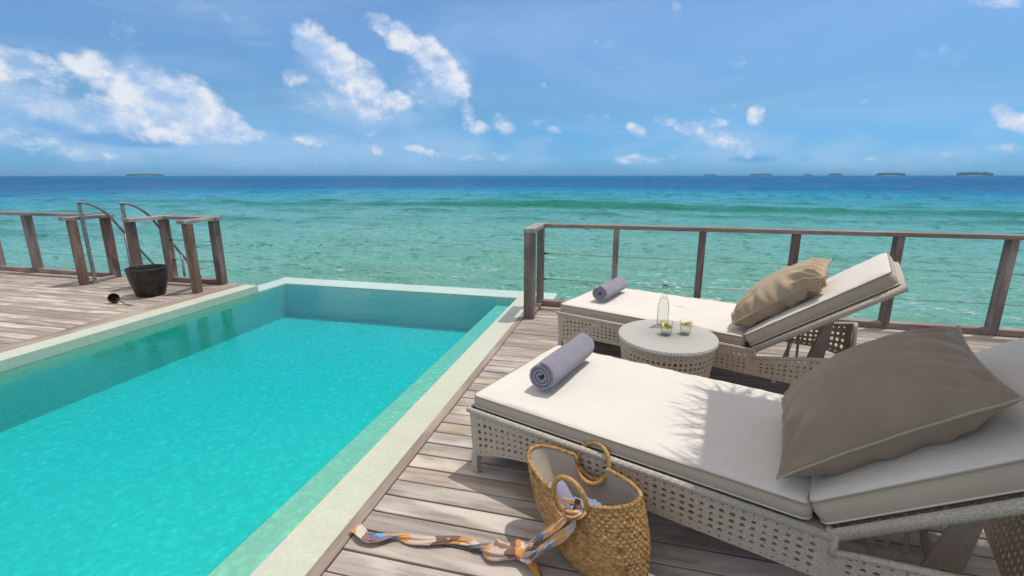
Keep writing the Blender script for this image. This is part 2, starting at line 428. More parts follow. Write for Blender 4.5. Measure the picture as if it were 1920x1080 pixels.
# ---- sea: colour follows depth of the lagoon (reef flat, drop-off), waves are geometry, fine bump and painted wave shading
def sea_mat():
    m, n, b = mat('lagoon_water'); p = wpos(n); x, y, z = n.sep(p)
    dist = n.math('POWER', n.math('ADD', n.math('MULTIPLY', x, x), n.math('MULTIPLY', y, y)), .5)
    wob = n.noise(n.scalev(p, .006, .012, 0), 1.0, 5, .6)
    lg = n.math('LOGARITHM', n.math('MAXIMUM', dist, 1.0), 10.0)
    lg = n.math('ADD', lg, n.math('MULTIPLY', n.math('SUBTRACT', wob, .5), .42))
    col = n.ramp(n.rng(lg, .8, 3.2), [
        (.00, (.100, .330, .215)), (.12, (.155, .410, .305)), (.22, (.175, .480, .405)), (.34, (.125, .465, .465)),
        (.42, (.055, .430, .540)), (.50, (.006, .310, .560)), (.56, (.002, .185, .460)), (.66, (.004, .145, .385)), (1.0, (.004, .165, .385))])
    patch = n.noise(n.scalev(p, .10, .30, 0), 1.0, 5, .62, .4)     # dark coral and pale sand under the water
    near = n.rng(lg, 1.2, 2.3, 1, .25)
    col = n.mix(n.math('MULTIPLY', n.rng(patch, .52, .72, 0, .60, True), near), col, (.050, .185, .120))
    col = n.mix(n.math('MULTIPLY', n.rng(patch, .25, .42, .40, 0, True), near), col, (.20, .40, .30))
    col = n.mix(n.math('MULTIPLY', n.rng(n.noise(n.scalev(p, .02, .07, 0), 1.0, 5, .6), .45, .65, 0, .5), n.rng(lg, 1.9, 2.1, 0, 1)), col, (.008, .085, .20))
    rk = None; LV = [(1.0, 3.4, 4.6), (1.30, 1.7, 1.7), (1.60, .85, .52), (1.90, .42, .14), (2.25, .18, .032), (2.65, .07, .0075)]
    for k, (l0, fx, fy) in enumerate(LV):     # wave light and shade painted in by noise: short crests near, long trains far
        up_ = 1.0 if k == 0 else n.rng(lg, LV[k-1][0], l0, 0, 1)
        dn_ = 1.0 if k == len(LV)-1 else n.rng(lg, l0, LV[k+1][0], 1, 0)
        q_ = n.math('MULTIPLY', n.math('SUBTRACT', n.noise(n.scalev(p, fx, fy, 0), 1.3, 4, .66, .6), .5), n.math('MULTIPLY', up_, dn_))
        rk = q_ if rk is None else n.math('ADD', rk, q_)
    rk = n.math('ADD', rk, .5)
    col = n.mix(n.rng(rk, .34, .49, .9, 0, True), col, n.mix(.60, col, (.008, .11, .10)))
    col = n.mix(n.rng(rk, .54, .66, 0, .6, True), col, n.mix(.5, col, (.26, .46, .45)))
    # the face of the swell shows greener water, broken water is white
    zz = n.math('ADD', z, SEA_Z * -1)
    crest = n.math('MULTIPLY', n.rng(zz, .16, .42, 0, .9, True), n.rng(dist, 28, 34, 0, 1))
    crest = n.math('MULTIPLY', crest, n.rng(dist, 60, 75, 1, 0))
    col = n.mix(crest, col, (.008, .235, .165))
    fo = n.noise(n.scalev(p, 1.6, 3.0, 1), 2.4, 8, .72, .5)
    edge = n.noise(n.scalev(p, .30, .9, 0), 1.3, 3, .5)
    foam1 = n.math('MULTIPLY', n.rng(fo, .54, .60, 0, 1, True), n.rng(edge, .45, .58, 0, 1, True))
    foam1 = n.math('MULTIPLY', foam1, n.rng(dist, 12.5, 20, 1.0, 0))
    foam2 = n.math('MULTIPLY', n.rng(fo, .62, .70, 0, 1, True), n.rng(zz, .24, .40, 0, 1))
    foam = n.math('MAXIMUM', foam1, n.math('MULTIPLY', foam2, .7))
    col = n.mix(foam, col, (.72, .78, .75))
    def wv(sx, sy, s, rough=.5, d=4):
        return n.noise(n.scalev(p, sx, sy, .7), s, d, rough, .35)
    h = n.math('ADD', n.math('MULTIPLY', wv(.55, 1.5, 2.2), .9), n.math('MULTIPLY', wv(.8, 2.2, 7.0), .28))
    h = n.math('ADD', h, n.math('MULTIPLY', wv(.35, .9, .55, .5, 3), 1.6))
    far = n.rng(lg, 1.0, 3.0, 1.0, 3.4)
    h = n.math('MULTIPLY', h, far)
    setp(n, b, col=col, rough=n.rng(lg, 1.0, 3.0, .13, .42), nrm=n.bump(h, 1.0, .36), ior=1.33, spec=n.rng(lg, 1.1, 2.2, .5, .10))
    return m
SEA_Z = -1.65
M_SEA = sea_mat()

def water_mat():
    m, n, b = mat('pool_water')
    n.n.remove(b)
    p = wpos(n)
    geo = n.node('ShaderNodeNewGeometry')
    h = n.math('ADD', n.math('MULTIPLY', n.noise(n.scalev(p, 1, 1.5, 1), 7, 3, .55, .5), .8), n.math('MULTIPLY', n.noise(p, 26, 3, .6, .6), .16))
    calm = n.math('MULTIPLY', n.rng(n.noise(p, .55, 2, .5), .36, .62, .35, 1), n.rng(n.sep(p)[0], -5.0, -3.4, .22, 1, True))
    h = n.math('ADD', h, n.math('MULTIPLY', n.noise(p, 75, 2, .6, .4), n.math('MULTIPLY', calm, .17)))
    nr = n.bump(n.math('MULTIPLY', h, calm), .5, .014)
    fr = n.node('ShaderNodeFresnel'); fr.inputs['IOR'].default_value = 1.52; n.put(fr.inputs['Normal'], nr)
    up = n.math('GREATER_THAN', n.sep(geo.outputs['True Normal'])[2], .5)
    fac = n.math('MULTIPLY', fr.outputs[0], n.math('MULTIPLY', up, n.math('SUBTRACT', 1.0, geo.outputs['Backfacing'])))
    tr = n.node('ShaderNodeBsdfTransparent')
    # caustic flecks painted into the transparent colour as a ripple pattern
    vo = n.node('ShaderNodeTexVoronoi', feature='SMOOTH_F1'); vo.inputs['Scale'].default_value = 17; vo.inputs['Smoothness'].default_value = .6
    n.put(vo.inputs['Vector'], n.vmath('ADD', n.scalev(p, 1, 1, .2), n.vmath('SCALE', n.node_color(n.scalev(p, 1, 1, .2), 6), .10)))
    caustic_tint = n.ramp(n.math('ADD', n.math('MULTIPLY', vo.outputs['Distance'], 1.2), n.math('MULTIPLY', n.noise(p, 30, 3, .6), .35)), [(.14, 1.0), (.23, 1.0), (.35, .91), (.75, .82)])
    n.put(tr.inputs[0], n.mix(n.math('MULTIPLY', up, 1.0), (1, 1, 1), caustic_tint)); gl = n.node('ShaderNodeBsdfGlossy'); gl.inputs['Roughness'].default_value = .035; n.put(gl.inputs['Normal'], nr)
    mx = n.node('ShaderNodeMixShader'); n.put(mx.inputs[0], fac); n.l.new(tr.outputs[0], mx.inputs[1]); n.l.new(gl.outputs[0], mx.inputs[2])
    out = n.n['Material Output']; n.l.new(mx.outputs[0], out.inputs['Surface'])
    va = n.node('ShaderNodeVolumeAbsorption'); va.inputs['Color'].default_value = (.0, .957, .993, 1); va.inputs['Density'].default_value = 3.6
    n.l.new(va.outputs[0], out.inputs['Volume'])
    return m
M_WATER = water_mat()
def glass_mat(name, col=(1, 1, 1), ior=1.45):
    m, n, b = mat(name); n.n.remove(b)
    fr = n.node('ShaderNodeFresnel'); fr.inputs['IOR'].default_value = ior
    lw = n.node('ShaderNodeLayerWeight'); lw.inputs[0].default_value = .5
    tr = n.node('ShaderNodeBsdfTransparent'); n.put(tr.inputs[0], n.mix(n.rng(lw.outputs['Facing'], .55, .97, 0, 1), col, tuple(x*.62 for x in col))); gl = n.node('ShaderNodeBsdfGlossy'); gl.inputs['Roughness'].default_value = .02
    mx = n.node('ShaderNodeMixShader'); n.put(mx.inputs[0], n.math('MULTIPLY', fr.outputs[0], n.math('SUBTRACT', 1.0, n.node('ShaderNodeNewGeometry').outputs['Backfacing'])))
    n.l.new(tr.outputs[0], mx.inputs[1]); n.l.new(gl.outputs[0], mx.inputs[2]); n.l.new(mx.outputs[0], n.n['Material Output'].inputs['Surface']); return m
M_GLASS = glass_mat('clear_glass', (.975, .985, .965), 1.62); M_DRINK = glass_mat('drinking_water', (.985, .99, .985), 1.33)
M_LEMON = plain('lemon_flesh', (.88, .74, .16), .4, 0, .15, 70)
M_PEEL = plain('lemon_peel', (.78, .58, .05), .45)

def sea_grass():
    m, n, b = mat('woven_seagrass'); p = ocoord(n)
    f = n.noise(p, 70, 6, .7, .4); g = n.noise(n.scalev(p, 1, 1, 2.2), 34, 4, .65, .8)
    c = n.ramp(n.math('ADD', n.math('MULTIPLY', f, .5), n.math('MULTIPLY', g, .5)), [(.34, (.10, .045, .014)), (.44, (.36, .185, .062)), (.54, (.56, .325, .125)), (.66, (.76, .51, .24))])
    setp(n, b, col=c, rough=.7, nrm=n.bump(n.math('ADD', f, g), .9, .006), spec=.25)
    return m
M_GRASS = sea_grass()
def cane():
    m, n, b = mat('wrapped_cane'); p = ocoord(n); f = n.noise(p, 90, 4, .6)
    c = n.mix(n.rng(f, .3, .7), (.33, .165, .045), (.62, .38, .13)); setp(n, b, col=c, rough=.42, nrm=n.bump(f, .5, .003)); return m
M_CANE = cane()
def scarf_mat():
    m, n, b = mat('printed_silk')
    u, v, w = n.sep(n.node('ShaderNodeUVMap').outputs[0])
    p = ocoord(n); d = n.noise(p, 9, 2, .5)
    t = n.math('ADD', n.math('MULTIPLY', u, 15.0), n.math('MULTIPLY', n.math('SINE', n.math('MULTIPLY', v, 6.283)), .35))
    t = n.math('ADD', t, n.math('MULTIPLY', d, 1.7)); t = n.math('FRACT', n.math('MULTIPLY', t, .29))
    c = n.ramp(t, [(0, (.62, .46, .35)), (.16, (.17, .075, .05)), (.29, (.62, .27, .045)), (.43, (.70, .58, .48)), (.55, (.27, .14, .11)), (.66, (.13, .13, .22)), (.705, (.07, .38, .72)), (.735, (.66, .30, .06)), (.89, (.58, .44, .36))], 'CONSTANT')
    setp(n, b, col=c, rough=.42, nrm=n.bump(n.noise(n.comb(n.math('MULTIPLY', u, 9), n.math('MULTIPLY', v, 26), 0.0), 1.0, 3, .5), .5, .012), sheen=.4)
    return m
M_SCARF = scarf_mat()
M_BLUECLOTH = fabric('blue_white_cotton', (.30, .42, .66), mott=.5)
def thatch_mat():
    m, n, b = mat('dry_palm_thatch'); p = ocoord(n); f = n.noise(n.scalev(p, 30, 30, 4), 1, 5, .6)
    c = n.mix(n.rng(f, .3, .7), (.13, .085, .05), (.34, .25, .15)); setp(n, b, col=c, rough=.9, nrm=n.bump(f, .5, .01)); return m
M_THATCH = thatch_mat()
M_ISLE = plain('island_trees', (.035, .095, .085), .9, 0, .3, .03)
M_SANDB = plain('island_sand', (.5, .45, .36), .9)

# ------------------------------------------------------------------ sea
def build_sea():
    dense = np.radians(np.linspace(-72, 58, 640)); rest = np.radians(np.linspace(58, 288, 60))[1:-1]
    th = np.concatenate([dense, rest]); nt = len(th)
    rr = np.concatenate([[0.5], np.geomspace(4.2, 420, 470), np.geomspace(450, 45000, 40)])
    T, Rr = np.meshgrid(th, rr); X = Rr*np.sin(T); Y = Rr*np.cos(T)
    rg = np.random.RandomState(5); Z = np.zeros_like(X)
    fade = np.clip((300 - Rr)/200, 0, 1)
    for i in range(46):
        lam = 0.8*(1.115**i) if i < 24 else rg.uniform(1.5, 9)
        ang = rg.normal(math.radians(8), .42); amp = .0085*lam**.72
        k = 2*math.pi/lam; ph = rg.uniform(0, 6.28)
        ok = np.clip((lam/ (Rr*.012) - 2)/2, 0, 1)
        q = np.sin(k*(X*math.sin(ang)+Y*math.cos(ang)) + ph + .7*np.sin(.13*X+i))
        Z += amp*ok*(1-np.abs(q)*1.0 if i % 2 else q)
    # a long low swell standing up on the reef edge, and a smaller one inside it
    for (y0, h, w, s) in ((43, .50, 1.7, .020), (17.5, .16, 1.0, .03), (78, .35, 3.5, .01)):
        yy = Y + s*X*1.0 + 1.2*np.sin(X*.05+y0) + .5*np.sin(X*.16) ; Z += h*np.exp(-((yy-y0)/w)**2)*(.72+.28*np.sin(X*.09+2))*fade*(Y > 0)
    Z = Z*fade + SEA_Z
    v = np.stack([X, Y, Z], -1).reshape(-1, 3)
    nr = len(rr); i, j = np.meshgrid(np.arange(nt), np.arange(nr-1)); i2 = (i+1) % nt
    f = np.stack([j*nt+i, (j+1)*nt+i, (j+1)*nt+i2, j*nt+i2], -1).reshape(-1, 4)
    me = bpy.data.meshes.new('sea'); me.vertices.add(len(v)); me.vertices.foreach_set('co', v.ravel())
    me.loops.add(f.size); me.loops.foreach_set('vertex_index', f.ravel().astype(np.int32))
    me.polygons.add(len(f)); me.polygons.foreach_set('loop_start', np.arange(0, f.size, 4, dtype=np.int32)); me.polygons.foreach_set('loop_total', np.full(len(f), 4, dtype=np.int32))
    me.polygons.foreach_set('use_smooth', np.ones(len(f), bool)); me.update(calc_edges=True); me.validate()
    me.materials.append(M_SEA); o = bpy.data.objects.new('sea', me); COL.objects.link(o); tag(o, kind='structure')
    if me.polygons[1000].normal.z < 0: me.flip_normals()
build_sea()

# ------------------------------------------------------------------ far islands
def island(x0, x1, h_px, label):
    D_ = 9000.0
    def pt(px):
        a, e = azel(px, 329); return Vector((math.sin(a)*D_, math.cos(a)*D_, SEA_Z))
    a, b_ = pt(x0), pt(x1); c = (a+b_)/2; L = (b_-a).length; ang = math.atan2(b_.y-a.y, b_.x-a.x)
    root = empty('island', c, ang, label=label, cat='island', group='low islands along the horizon')
    H = .8*h_px/F_PX*D_/math.cos(abs(math.atan2((x0+x1)/2-960, 915)))
    bm = MB(); bm.lathe([(1, 0), (.97, 2.0), (.90, 3.0), (0, 3.2)], 24, (0, 0, 0), L/2, L/7); bm.build('beach', M_SANDB, root)
    t = MB(); rg = random.Random(x0)
    def fn(u, v):
        x = (u*2-1); y = (v*2-1)
        r2 = max(0, 1-x**4)*max(0, 1-y*y)
        k = mnoise.noise(Vector((x*L/90, y*3, x0)))*.25 + mnoise.noise(Vector((x*L/30, y*6, x0)))*.16
        return (x*L/2*.95, y*L/8, 2 + H*(r2**.28)*(.82+k) if r2 > 0 else 1)
    t.grid(fn, 60, 9); t.build('tree_canopy', M_ISLE, root, smooth=True)
for x0, x1, h, lb in ((233, 310, 3, 'long low wooded island alone on the left horizon above the wooden railing'),
        (1318, 1345, 2.4, 'tiny faint island, first of the row on the right horizon, over the bottle'),
        (1405, 1450, 3.4, 'small dark island on the horizon below the little round cloud puff'),
        (1508, 1523, 2.2, 'speck of an island between two bigger ones, over the reclined far backrest'),
        (1552, 1580, 3.2, 'short island just right of the smallest speck on the horizon'),
        (1640, 1700, 4.2, 'flat dark island on the horizon, second from the right edge'),
        (1790, 1865, 4.4, 'longest dark island on the right horizon, nearest the picture edge')):
    island(x0, x1, h, lb)

# ------------------------------------------------------------------ sea air
hz = MB().box((0, 0, 28), (92000, 92000, 64)); 
m_, n_, b_ = mat('sea_air'); n_.n.remove(b_)
pv = n_.node('ShaderNodeVolumePrincipled'); pv.inputs['Color'].default_value = (.36, .70, 1.0, 1); pv.inputs['Density'].default_value = 3.2e-5; pv.inputs['Anisotropy'].default_value = .2
n_.l.new(pv.outputs[0], n_.n['Material Output'].inputs['Volume'])
ho = hz.build('haze', m_); tag(ho, kind='stuff')

# ------------------------------------------------------------------ decks
PITCH, PW, PT = 0.1185, 0.1085, 0.028
def plank_mesh(L, name):
    m = MB(); m.box((0, 0, -PT/2), (L, PW, PT), ch=.0022)
    o = m.build(name, M_DECK); me = o.data; bpy.data.objects.remove(o); return me
def make_deck(x0, x1, y0, y1, seed, splits=()):
    rg = random.Random(seed)
    m = MB()
    for x in np.arange(min(x0, x1)+.12, max(x0, x1), .55): m.box((x, (y0+y1)/2, -PT-.062), (.05, y1-y0-.02, .12))
    m.box(((x0+x1)/2, y1-.014, -PT-.145), (x1-x0-.02, .045, .28)); m.box(((x0+x1)/2, y0+.014, -PT-.145), (x1-x0-.02, .045, .28))
    for x in np.arange(x0+.3, x1, 2.1):
        for y in (y0+.5, y1-.35): m.box((x, y, -1.65), (.2, .2, 2.9))
    deck = m.build('deck', M_RAIL); tag(deck, kind='structure')
    n = int((y1-y0)/PITCH); cache = {}
    for i in range(n):
        y = y1 - PITCH*(i+.5)
        cuts = [x0]
        cuts.append(x1)
        if splits:
            c = splits[i % len(splits)]
            if c: cuts.insert(1, c)
        for a, b in zip(cuts[:-1], cuts[1:]):
            L = round(b-a-.004, 4)
            if L not in cache: cache[L] = plank_mesh(L, 'plank')
            o = mesh_obj('plank', cache[L], deck, ((a+b)/2 + rg.uniform(-.002, .002), y + rg.uniform(-.0012, .0012), rg.uniform(-.0022, 0)), (rg.uniform(-.006, .006), 0, rg.uniform(-.0006, .0006)))
    return deck
deckR = make_deck(-1.088, 5.6, -1.4, 5.47, 3, (None, 2.9, None, None, 1.9, None, 3.7, None))
deckL = make_deck(-13.5, -5.462, 1.2, 5.47, 4, (None, -8.3, None, -10.2, None, -6.9, None, None, -9.1))
mb = MB().box((-1.119, 2.03, -.033), (.056, 6.86, .07), ch=.003); mb.build('trim_board', M_TRIM, deckR)
mb = MB().box((-5.369, 3.33, -.033), (.178, 4.2, .07), ch=.003); mb.build('trim_board', M_TRIM, deckL)

# ------------------------------------------------------------------ pool
WZ = -.097
XL, XI, XR, YF, YN = -5.055, -1.72, -1.362, 5.96, -1.4
pool = MB()
def quad(m, a, b, c, d): m.add([a, b, c, d], [(0, 1, 2, 3)])
quad(pool, (XL, YN, -.6), (XI, YN, -.6), (XI, YF, -.6), (XL, YF, -.6))
quad(pool, (XI, YN, -.6), (XI, YN, -.206), (XI, YF, -.206), (XI, YF, -.6))
quad(pool, (XL, YN, -.6), (XL, YF, -.6), (XL, YF, WZ+.006), (XL, YN, WZ+.006))
quad(pool, (XR, YN, -.206), (XR, YN, WZ+.006), (XR, YF, WZ+.006), (XR, YF, -.206))
for y in (YN, YF):
    pool.add([(XL, y, -.6), (XI, y, -.6), (XI, y, -.206), (XR, y, -.206), (XR, y, WZ+.006), (XL, y, WZ+.006)], [(0, 1, 2, 3, 4, 5)])
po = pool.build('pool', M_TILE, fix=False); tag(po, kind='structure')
po.data.materials.append(M_TILE_SHADE)
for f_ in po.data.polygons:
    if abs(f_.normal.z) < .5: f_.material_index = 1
# outer shell of the basin (sea wall) under the rim
sh = MB()
sh.box(((-5.33-5.06)/2, (YN+6.32)/2, -1.3), (.268, 6.32-YN, 2.35))
sh.box((-3.14, 6.14, -1.3), (3.83, .355, 2.35)); sh.box((-1.14, 6.14, -1.3), (.16, .355, 2.35))
sh.build('sea_wall', M_CONC, po)
lg_ = MB(); quad(lg_, (XI, YN, -.206), (XR, YN, -.206), (XR, YF, -.206), (XI, YF, -.206)); lg_.build('shallow_step', M_LEDGE, po, fix=False)
MB().box(((-5.275-5.052)/2, 2.01, -.052), (.223, 6.82, .104), ch=.004).build('coping', M_COPING, po)
MB().box(((-1.147-1.359)/2, 2.285, -.052), (.212, 7.37, .104), ch=.004).build('coping', M_COPING, po)
rm = MB().box(((-5.335-5.052)/2, 5.88, -.104), (.283, .9, .04), ch=.006); rm.box((-3.0, 6.143, -.104), (4.10, .372, .04), ch=.006)
rm.build('overflow_rim', M_RIM, po)
e = .003
wpoly = [(XL+e, WZ), (XL+e, -.6+e), (XI-e, -.6+e), (XI-e, -.206+e), (XR-e, -.206+e), (XR-e, WZ)]
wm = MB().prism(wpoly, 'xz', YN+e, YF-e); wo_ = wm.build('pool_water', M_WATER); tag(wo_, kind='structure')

# ------------------------------------------------------------------ railings
def posts(par, spots, w, d, mat_, h=.925):
    data = {}
    for (x, y) in spots:
        m = MB().box((0, 0, h/2+.0), (w, d, h), ch=.004); o = m.build('post', mat_, par); o.location = (x, y, .001)
def cable(par, a, b, sag=.008, r=.0028):
    pts = [Vector(a).lerp(Vector(b), t/16) - Vector((0, 0, sag*4*(t/16)*(1-t/16))) for t in range(17)]
    MB().tube(pts, r, 6).build('cable', M_CABLE, par, smooth=True)
def fitting(par, p, d):
    p = Vector(p); d = Vector(d).normalized()
    MB().tube([p, p+d*.03, p+d*.031, p+d*.07, p+d*.071, p+d*.11], [.011, .011, .006, .006, .004, .003], 8).build('cable_fitting', M_BLACK, par, smooth=30)
YR = 5.37
rr_ = empty('railing', (0, 0, 0), label='long weathered wooden railing behind the two sun loungers, with two cables', cat='railing', group='wooden deck railings')
posts(rr_, [(-1.01, YR-.02)], .075, .075, M_POST); posts(rr_, [(-1.025, 4.83)], .115, .075, M_POST)
posts(rr_, [(-.165, YR), (.73, YR), (1.62, YR), (2.515, YR), (3.415, YR), (4.3, YR), (5.2, YR)], .060, .098, M_POST, .922)
MB().bar((-.966, YR, .945), (5.55, YR, .945), .105, .042, ch=.004).build('top_rail', M_RAIL, rr_)
MB().bar((-1.025, 4.775, .946), (-1.025, YR+.055, .946), .118, .044, ch=.004).build('top_rail', M_RAILY, rr_)
MB().bar((-.97, YR, .034), (5.55, YR, .034), .09, .062, ch=.004).build('bottom_rail', M_RAIL, rr_)
MB().bar((-1.02, 4.872, .022), (-1.02, YR-.062, .022), .075, .04, ch=.004).build('bottom_rail', M_RAILY, rr_)
for z in (.615, .315):
    cable(rr_, (-.965, YR, z+.005), (5.5, YR, z-.012)); fitting(rr_, (-.972, YR, z+.006), (1, 0, -.005))

ra = empty('railing', (0, 0, 0), label='wooden railing along the far left deck edge, ending at the left ladder handrail', cat='railing', group='wooden deck railings')
posts(ra, [(-7.56, YR), (-9.16, YR), (-10.0, YR), (-10.85, YR), (-11.7, YR), (-12.6, YR)], .075, .11, M_POST, .90)
posts(ra, [(-7.47, 4.87)], .10, .075, M_REDPOST, .90)
MB().bar((-13.4, YR, .925), (-7.62, YR, .925), .105, .045, ch=.004).build('top_rail', M_RAIL, ra)
MB().bar((-7.515, 4.80, .926), (-7.515, YR+.05, .926), .16, .045, ch=.004).build('top_rail', M_RAILY, ra)
MB().bar((-13.4, YR, .034), (-7.62, YR, .034), .09, .062, ch=.004).build('bottom_rail', M_RAIL, ra)
MB().bar((-7.49, 4.915, .022), (-7.53, YR-.06, .022), .08, .04, ch=.004).build('bottom_rail', M_RAILY, ra)
for z in (.615, .315): cable(ra, (-13.3, YR, z), (-7.6, YR, z)); fitting(ra, (-7.6, YR, z), (-1, 0, 0))
rb = empty('railing', (0, 0, 0), label='short wooden railing with four posts behind the dark pot at the pool corner', cat='railing', group='wooden deck railings')
posts(rb, [(-6.47, YR), (-5.60, YR)], .095, .10, M_POST, .90); posts(rb, [(-6.49, 4.91), (-5.50, 4.87)], .09, .085, M_REDPOST, .90)
MB().bar((-6.43, YR, .925), (-5.50, YR, .925), .105, .045, ch=.004).build('top_rail', M_RAIL, rb)
MB().bar((-6.46, 4.84, .926), (-6.46, YR+.05, .926), .13, .045, ch=.004).build('top_rail', M_RAILY, rb)
MB().bar((-5.52, 4.80, .927), (-5.60, YR+.052, .927), .115, .045, ch=.004).build('top_rail', M_RAILY, rb)
MB().bar((-6.42, YR, .034), (-5.65, YR, .034), .09, .062, ch=.004).build('bottom_rail', M_RAIL, rb)
for z in (.605, .315):
    cable(rb, (-6.42, YR, z), (-5.64, YR, z), .002); fitting(rb, (-6.42, YR, z), (1, 0, 0)); fitting(rb, (-5.65, YR, z), (-1, 0, 0))
    cable(rb, (-5.51, 4.92, z-.02), (-5.59, YR-.05, z-.02), .002); fitting(rb, (-5.515, 4.915, z-.02), (-.1, 1, 0))

def handrail(x, yb, label):
    h = empty('handrail', (x, 4.965, 0), label=label, cat='handrail', group='steel ladder handrails')
    def cr(pts, n=8):
        out = []; p = [Vector(pts[0])*2-Vector(pts[1])] + [Vector(q) for q in pts] + [Vector(pts[-1])*2-Vector(pts[-2])]
        for i in range(1, len(p)-2):
            for k in range(n):
                t = k/n; a, b, c, d = p[i-1:i+3]
                out.append(.5*((2*b)+(-a+c)*t+(2*a-5*b+4*c-d)*t*t+(-a+3*b-3*c+d)*t**3))
        return out + [Vector(pts[-1])]
    path = cr([(0, -.02, 1.14), (0, .10, 1.12), (0, .24, 1.045), (0, .36, .93), (0, .46, .775), (0, .60, .56), (0, .90, .10), (0, 1.3, -.50), (0, 2.0, -1.6)])
    MB().tube(path, .0175, 10).build('hand_tube', M_STEEL, h, smooth=True)
    MB().bar((0, 0, 0), (0, 0, 1.12), .022, .045, up=(0, 1, 0), ch=.003).build('upright', M_STEEL, h)
    MB().tube([(0, yb, .74-(yb-.5)*1.5), (0, yb, -.35)], .017, 10).build('upright', M_STEEL, h, smooth=True)
    MB().box((0, 0, .004), (.08, .09, .008), ch=.002).build('base_plate', M_STEEL, h)
    return h
handrail(-7.40, .53, 'left curved steel ladder handrail rising beside the reddish railing post')
handrail(-6.64, .74, 'right curved steel ladder handrail just left of the dark pot')
st = empty('steps', (-7.02, 5.5, 0), label='wooden steps going down to the sea between the two steel handrails', cat='steps')
for sx_ in (-.36, .36): MB().bar((sx_, -.0, -.12), (sx_, 1.5, -2.2), .04, .16, ch=.003).build('stringer', M_POST, st)
for k in range(8): MB().box((0, .08+k*.15, -.2-k*.21), (.68, .2, .03), ch=.003).build('tread', M_DECK, st)

# ------------------------------------------------------------------ dark pot and coconut ladle
bk = empty('pot', (-5.98, 4.63, 0), label='dark bronze pot standing on the left deck before the railing', cat='pot')
MB().lathe([(0, .0), (.175, .0), (.195, .012), (.225, .10), (.258, .22), (.272, .30), (.276, .335), (.284, .345), (.284, .36), (.272, .366), (.262, .355), (.258, .30), (.238, .18), (.20, .05), (.17, .02), (0, .02)], 64, sx=.80, sy=.80).build('bowl', M_BUCKET, bk, smooth=40)
def shell():
    prof = [(.0, -.058), (.03, -.052), (.052, -.03), (.060, 0), (.054, .03), (.05, .034), (.046, .03), (.053, 0), (.046, -.026), (.026, -.045), (0, -.05)]
    return MB().lathe(prof, 24)
ld = empty('ladle', (-6.02, 4.20, .062), 0, label='small round coconut shell ladle lying beside the dark pot', cat='ladle')
s1 = shell().build('shell', M_COCO, ld, smooth=40); s1.rotation_euler = (R(62), 0, R(50))
MB().tube([(.05, -.01, .0), (.12, -.02, -.02), (.20, -.03, -.048)], .006, 8).build('handle', M_COCO, ld, smooth=True)
MB().tube([(.20, -.03, -.048), (.26, -.04, -.05), (.33, -.045, -.05)], [.008, .011, .007], 8).build('handle_tip', M_HANDLE, ld, smooth=True)

# ------------------------------------------------------------------ sun loungers
def weave_panel(m, fn, L, H, cell=.0355, hole=.24, rows=None):
    """open wicker: a checker of cells, every second one with a square eye; fn(s in metres 0..L, t 0..1) -> point"""
    nx = max(2, int(round(L/cell))); ny = rows or max(2, int(round(H/cell)))
    g = {}
    def V(i, j):
        if (i, j) not in g: g[(i, j)] = len(m.v); m.v.append(tuple(fn(L*i/nx, j/ny)))
        return g[(i, j)]
    for j in range(ny):
        for i in range(nx):
            a, b, c, d = V(i, j), V(i+1, j), V(i+1, j+1), V(i, j+1)
            if 0 < i < nx-1:
                k = hole*(1+.35*mnoise.noise(Vector((i*.7, j*.9, L))))*(1 if 0 < j < ny-1 else .5); w = []
                jx, jy = .04*mnoise.noise(Vector((i*1.3, j*1.1, 5))), .04*mnoise.noise(Vector((i*1.7, j*.9, 9)))
                for q8 in range(8):
                    an8 = math.pi*(2*q8-7)/8; w.append(len(m.v)); m.v.append(tuple(fn(L*(i+.5+jx+k*1.12*math.cos(an8))/nx, (j+.5+jy+k*1.12*math.sin(an8))/ny)))
                m.f += [(a, b, w[2], w[1]), (b, w[3], w[2]), (b, c, w[4], w[3]), (c, w[5], w[4]), (c, d, w[6], w[5]), (d, w[7], w[6]), (d, a, w[0], w[7]), (a, w[1], w[0])]
            else: m.f.append((a, b, c, d))
def solidify(o, t):
    s = o.modifiers.new('thickness', 'SOLIDIFY'); s.thickness = t; s.offset = 0
    return o
def slab_rings(L, Wd, rc, rings, ncs=6, nl=30, nw=16):
    """cushion: rounded-rectangle rings (inset, z); returns verts and faces with the last ring closed by a strip"""
    vs = []; n = None
    for (ins, z) in rings:
        a, b = L/2-ins, Wd/2-ins; r = max(.002, min(rc-ins*.4, a, b)); pts = []
        for (cx, cy, a0) in ((a-r, b-r, 0), (-a+r, b-r, 90), (-a+r, -b+r, 180), (a-r, -b+r, 270)):
            for k in range(ncs+1):
                t = R(a0+90*k/ncs); pts.append((cx+r*math.cos(t), cy+r*math.sin(t)))
            nx_ = nl if a0 in (0, 180) else nw
            nxt = {0: ((-a+r), b), 90: (-a, -b+r), 180: (a-r, -b), 270: (a, b-r)}[a0]; cur = pts[-1]
            for k in range(1, nx_): pts.append((cur[0]+(nxt[0]-cur[0])*k/nx_, cur[1]+(nxt[1]-cur[1])*k/nx_))
        n = len(pts); vs += [(x, y, z) for x, y in pts]
    fs = [(i*n+k, i*n+(k+1) % n, (i+1)*n+(k+1) % n, (i+1)*n+k) for i in range(len(rings)-1) for k in range(n)]
    fs += [tuple(reversed(range(n))), tuple(range((len(rings)-1)*n, len(rings)*n))]
    return vs, fs, n
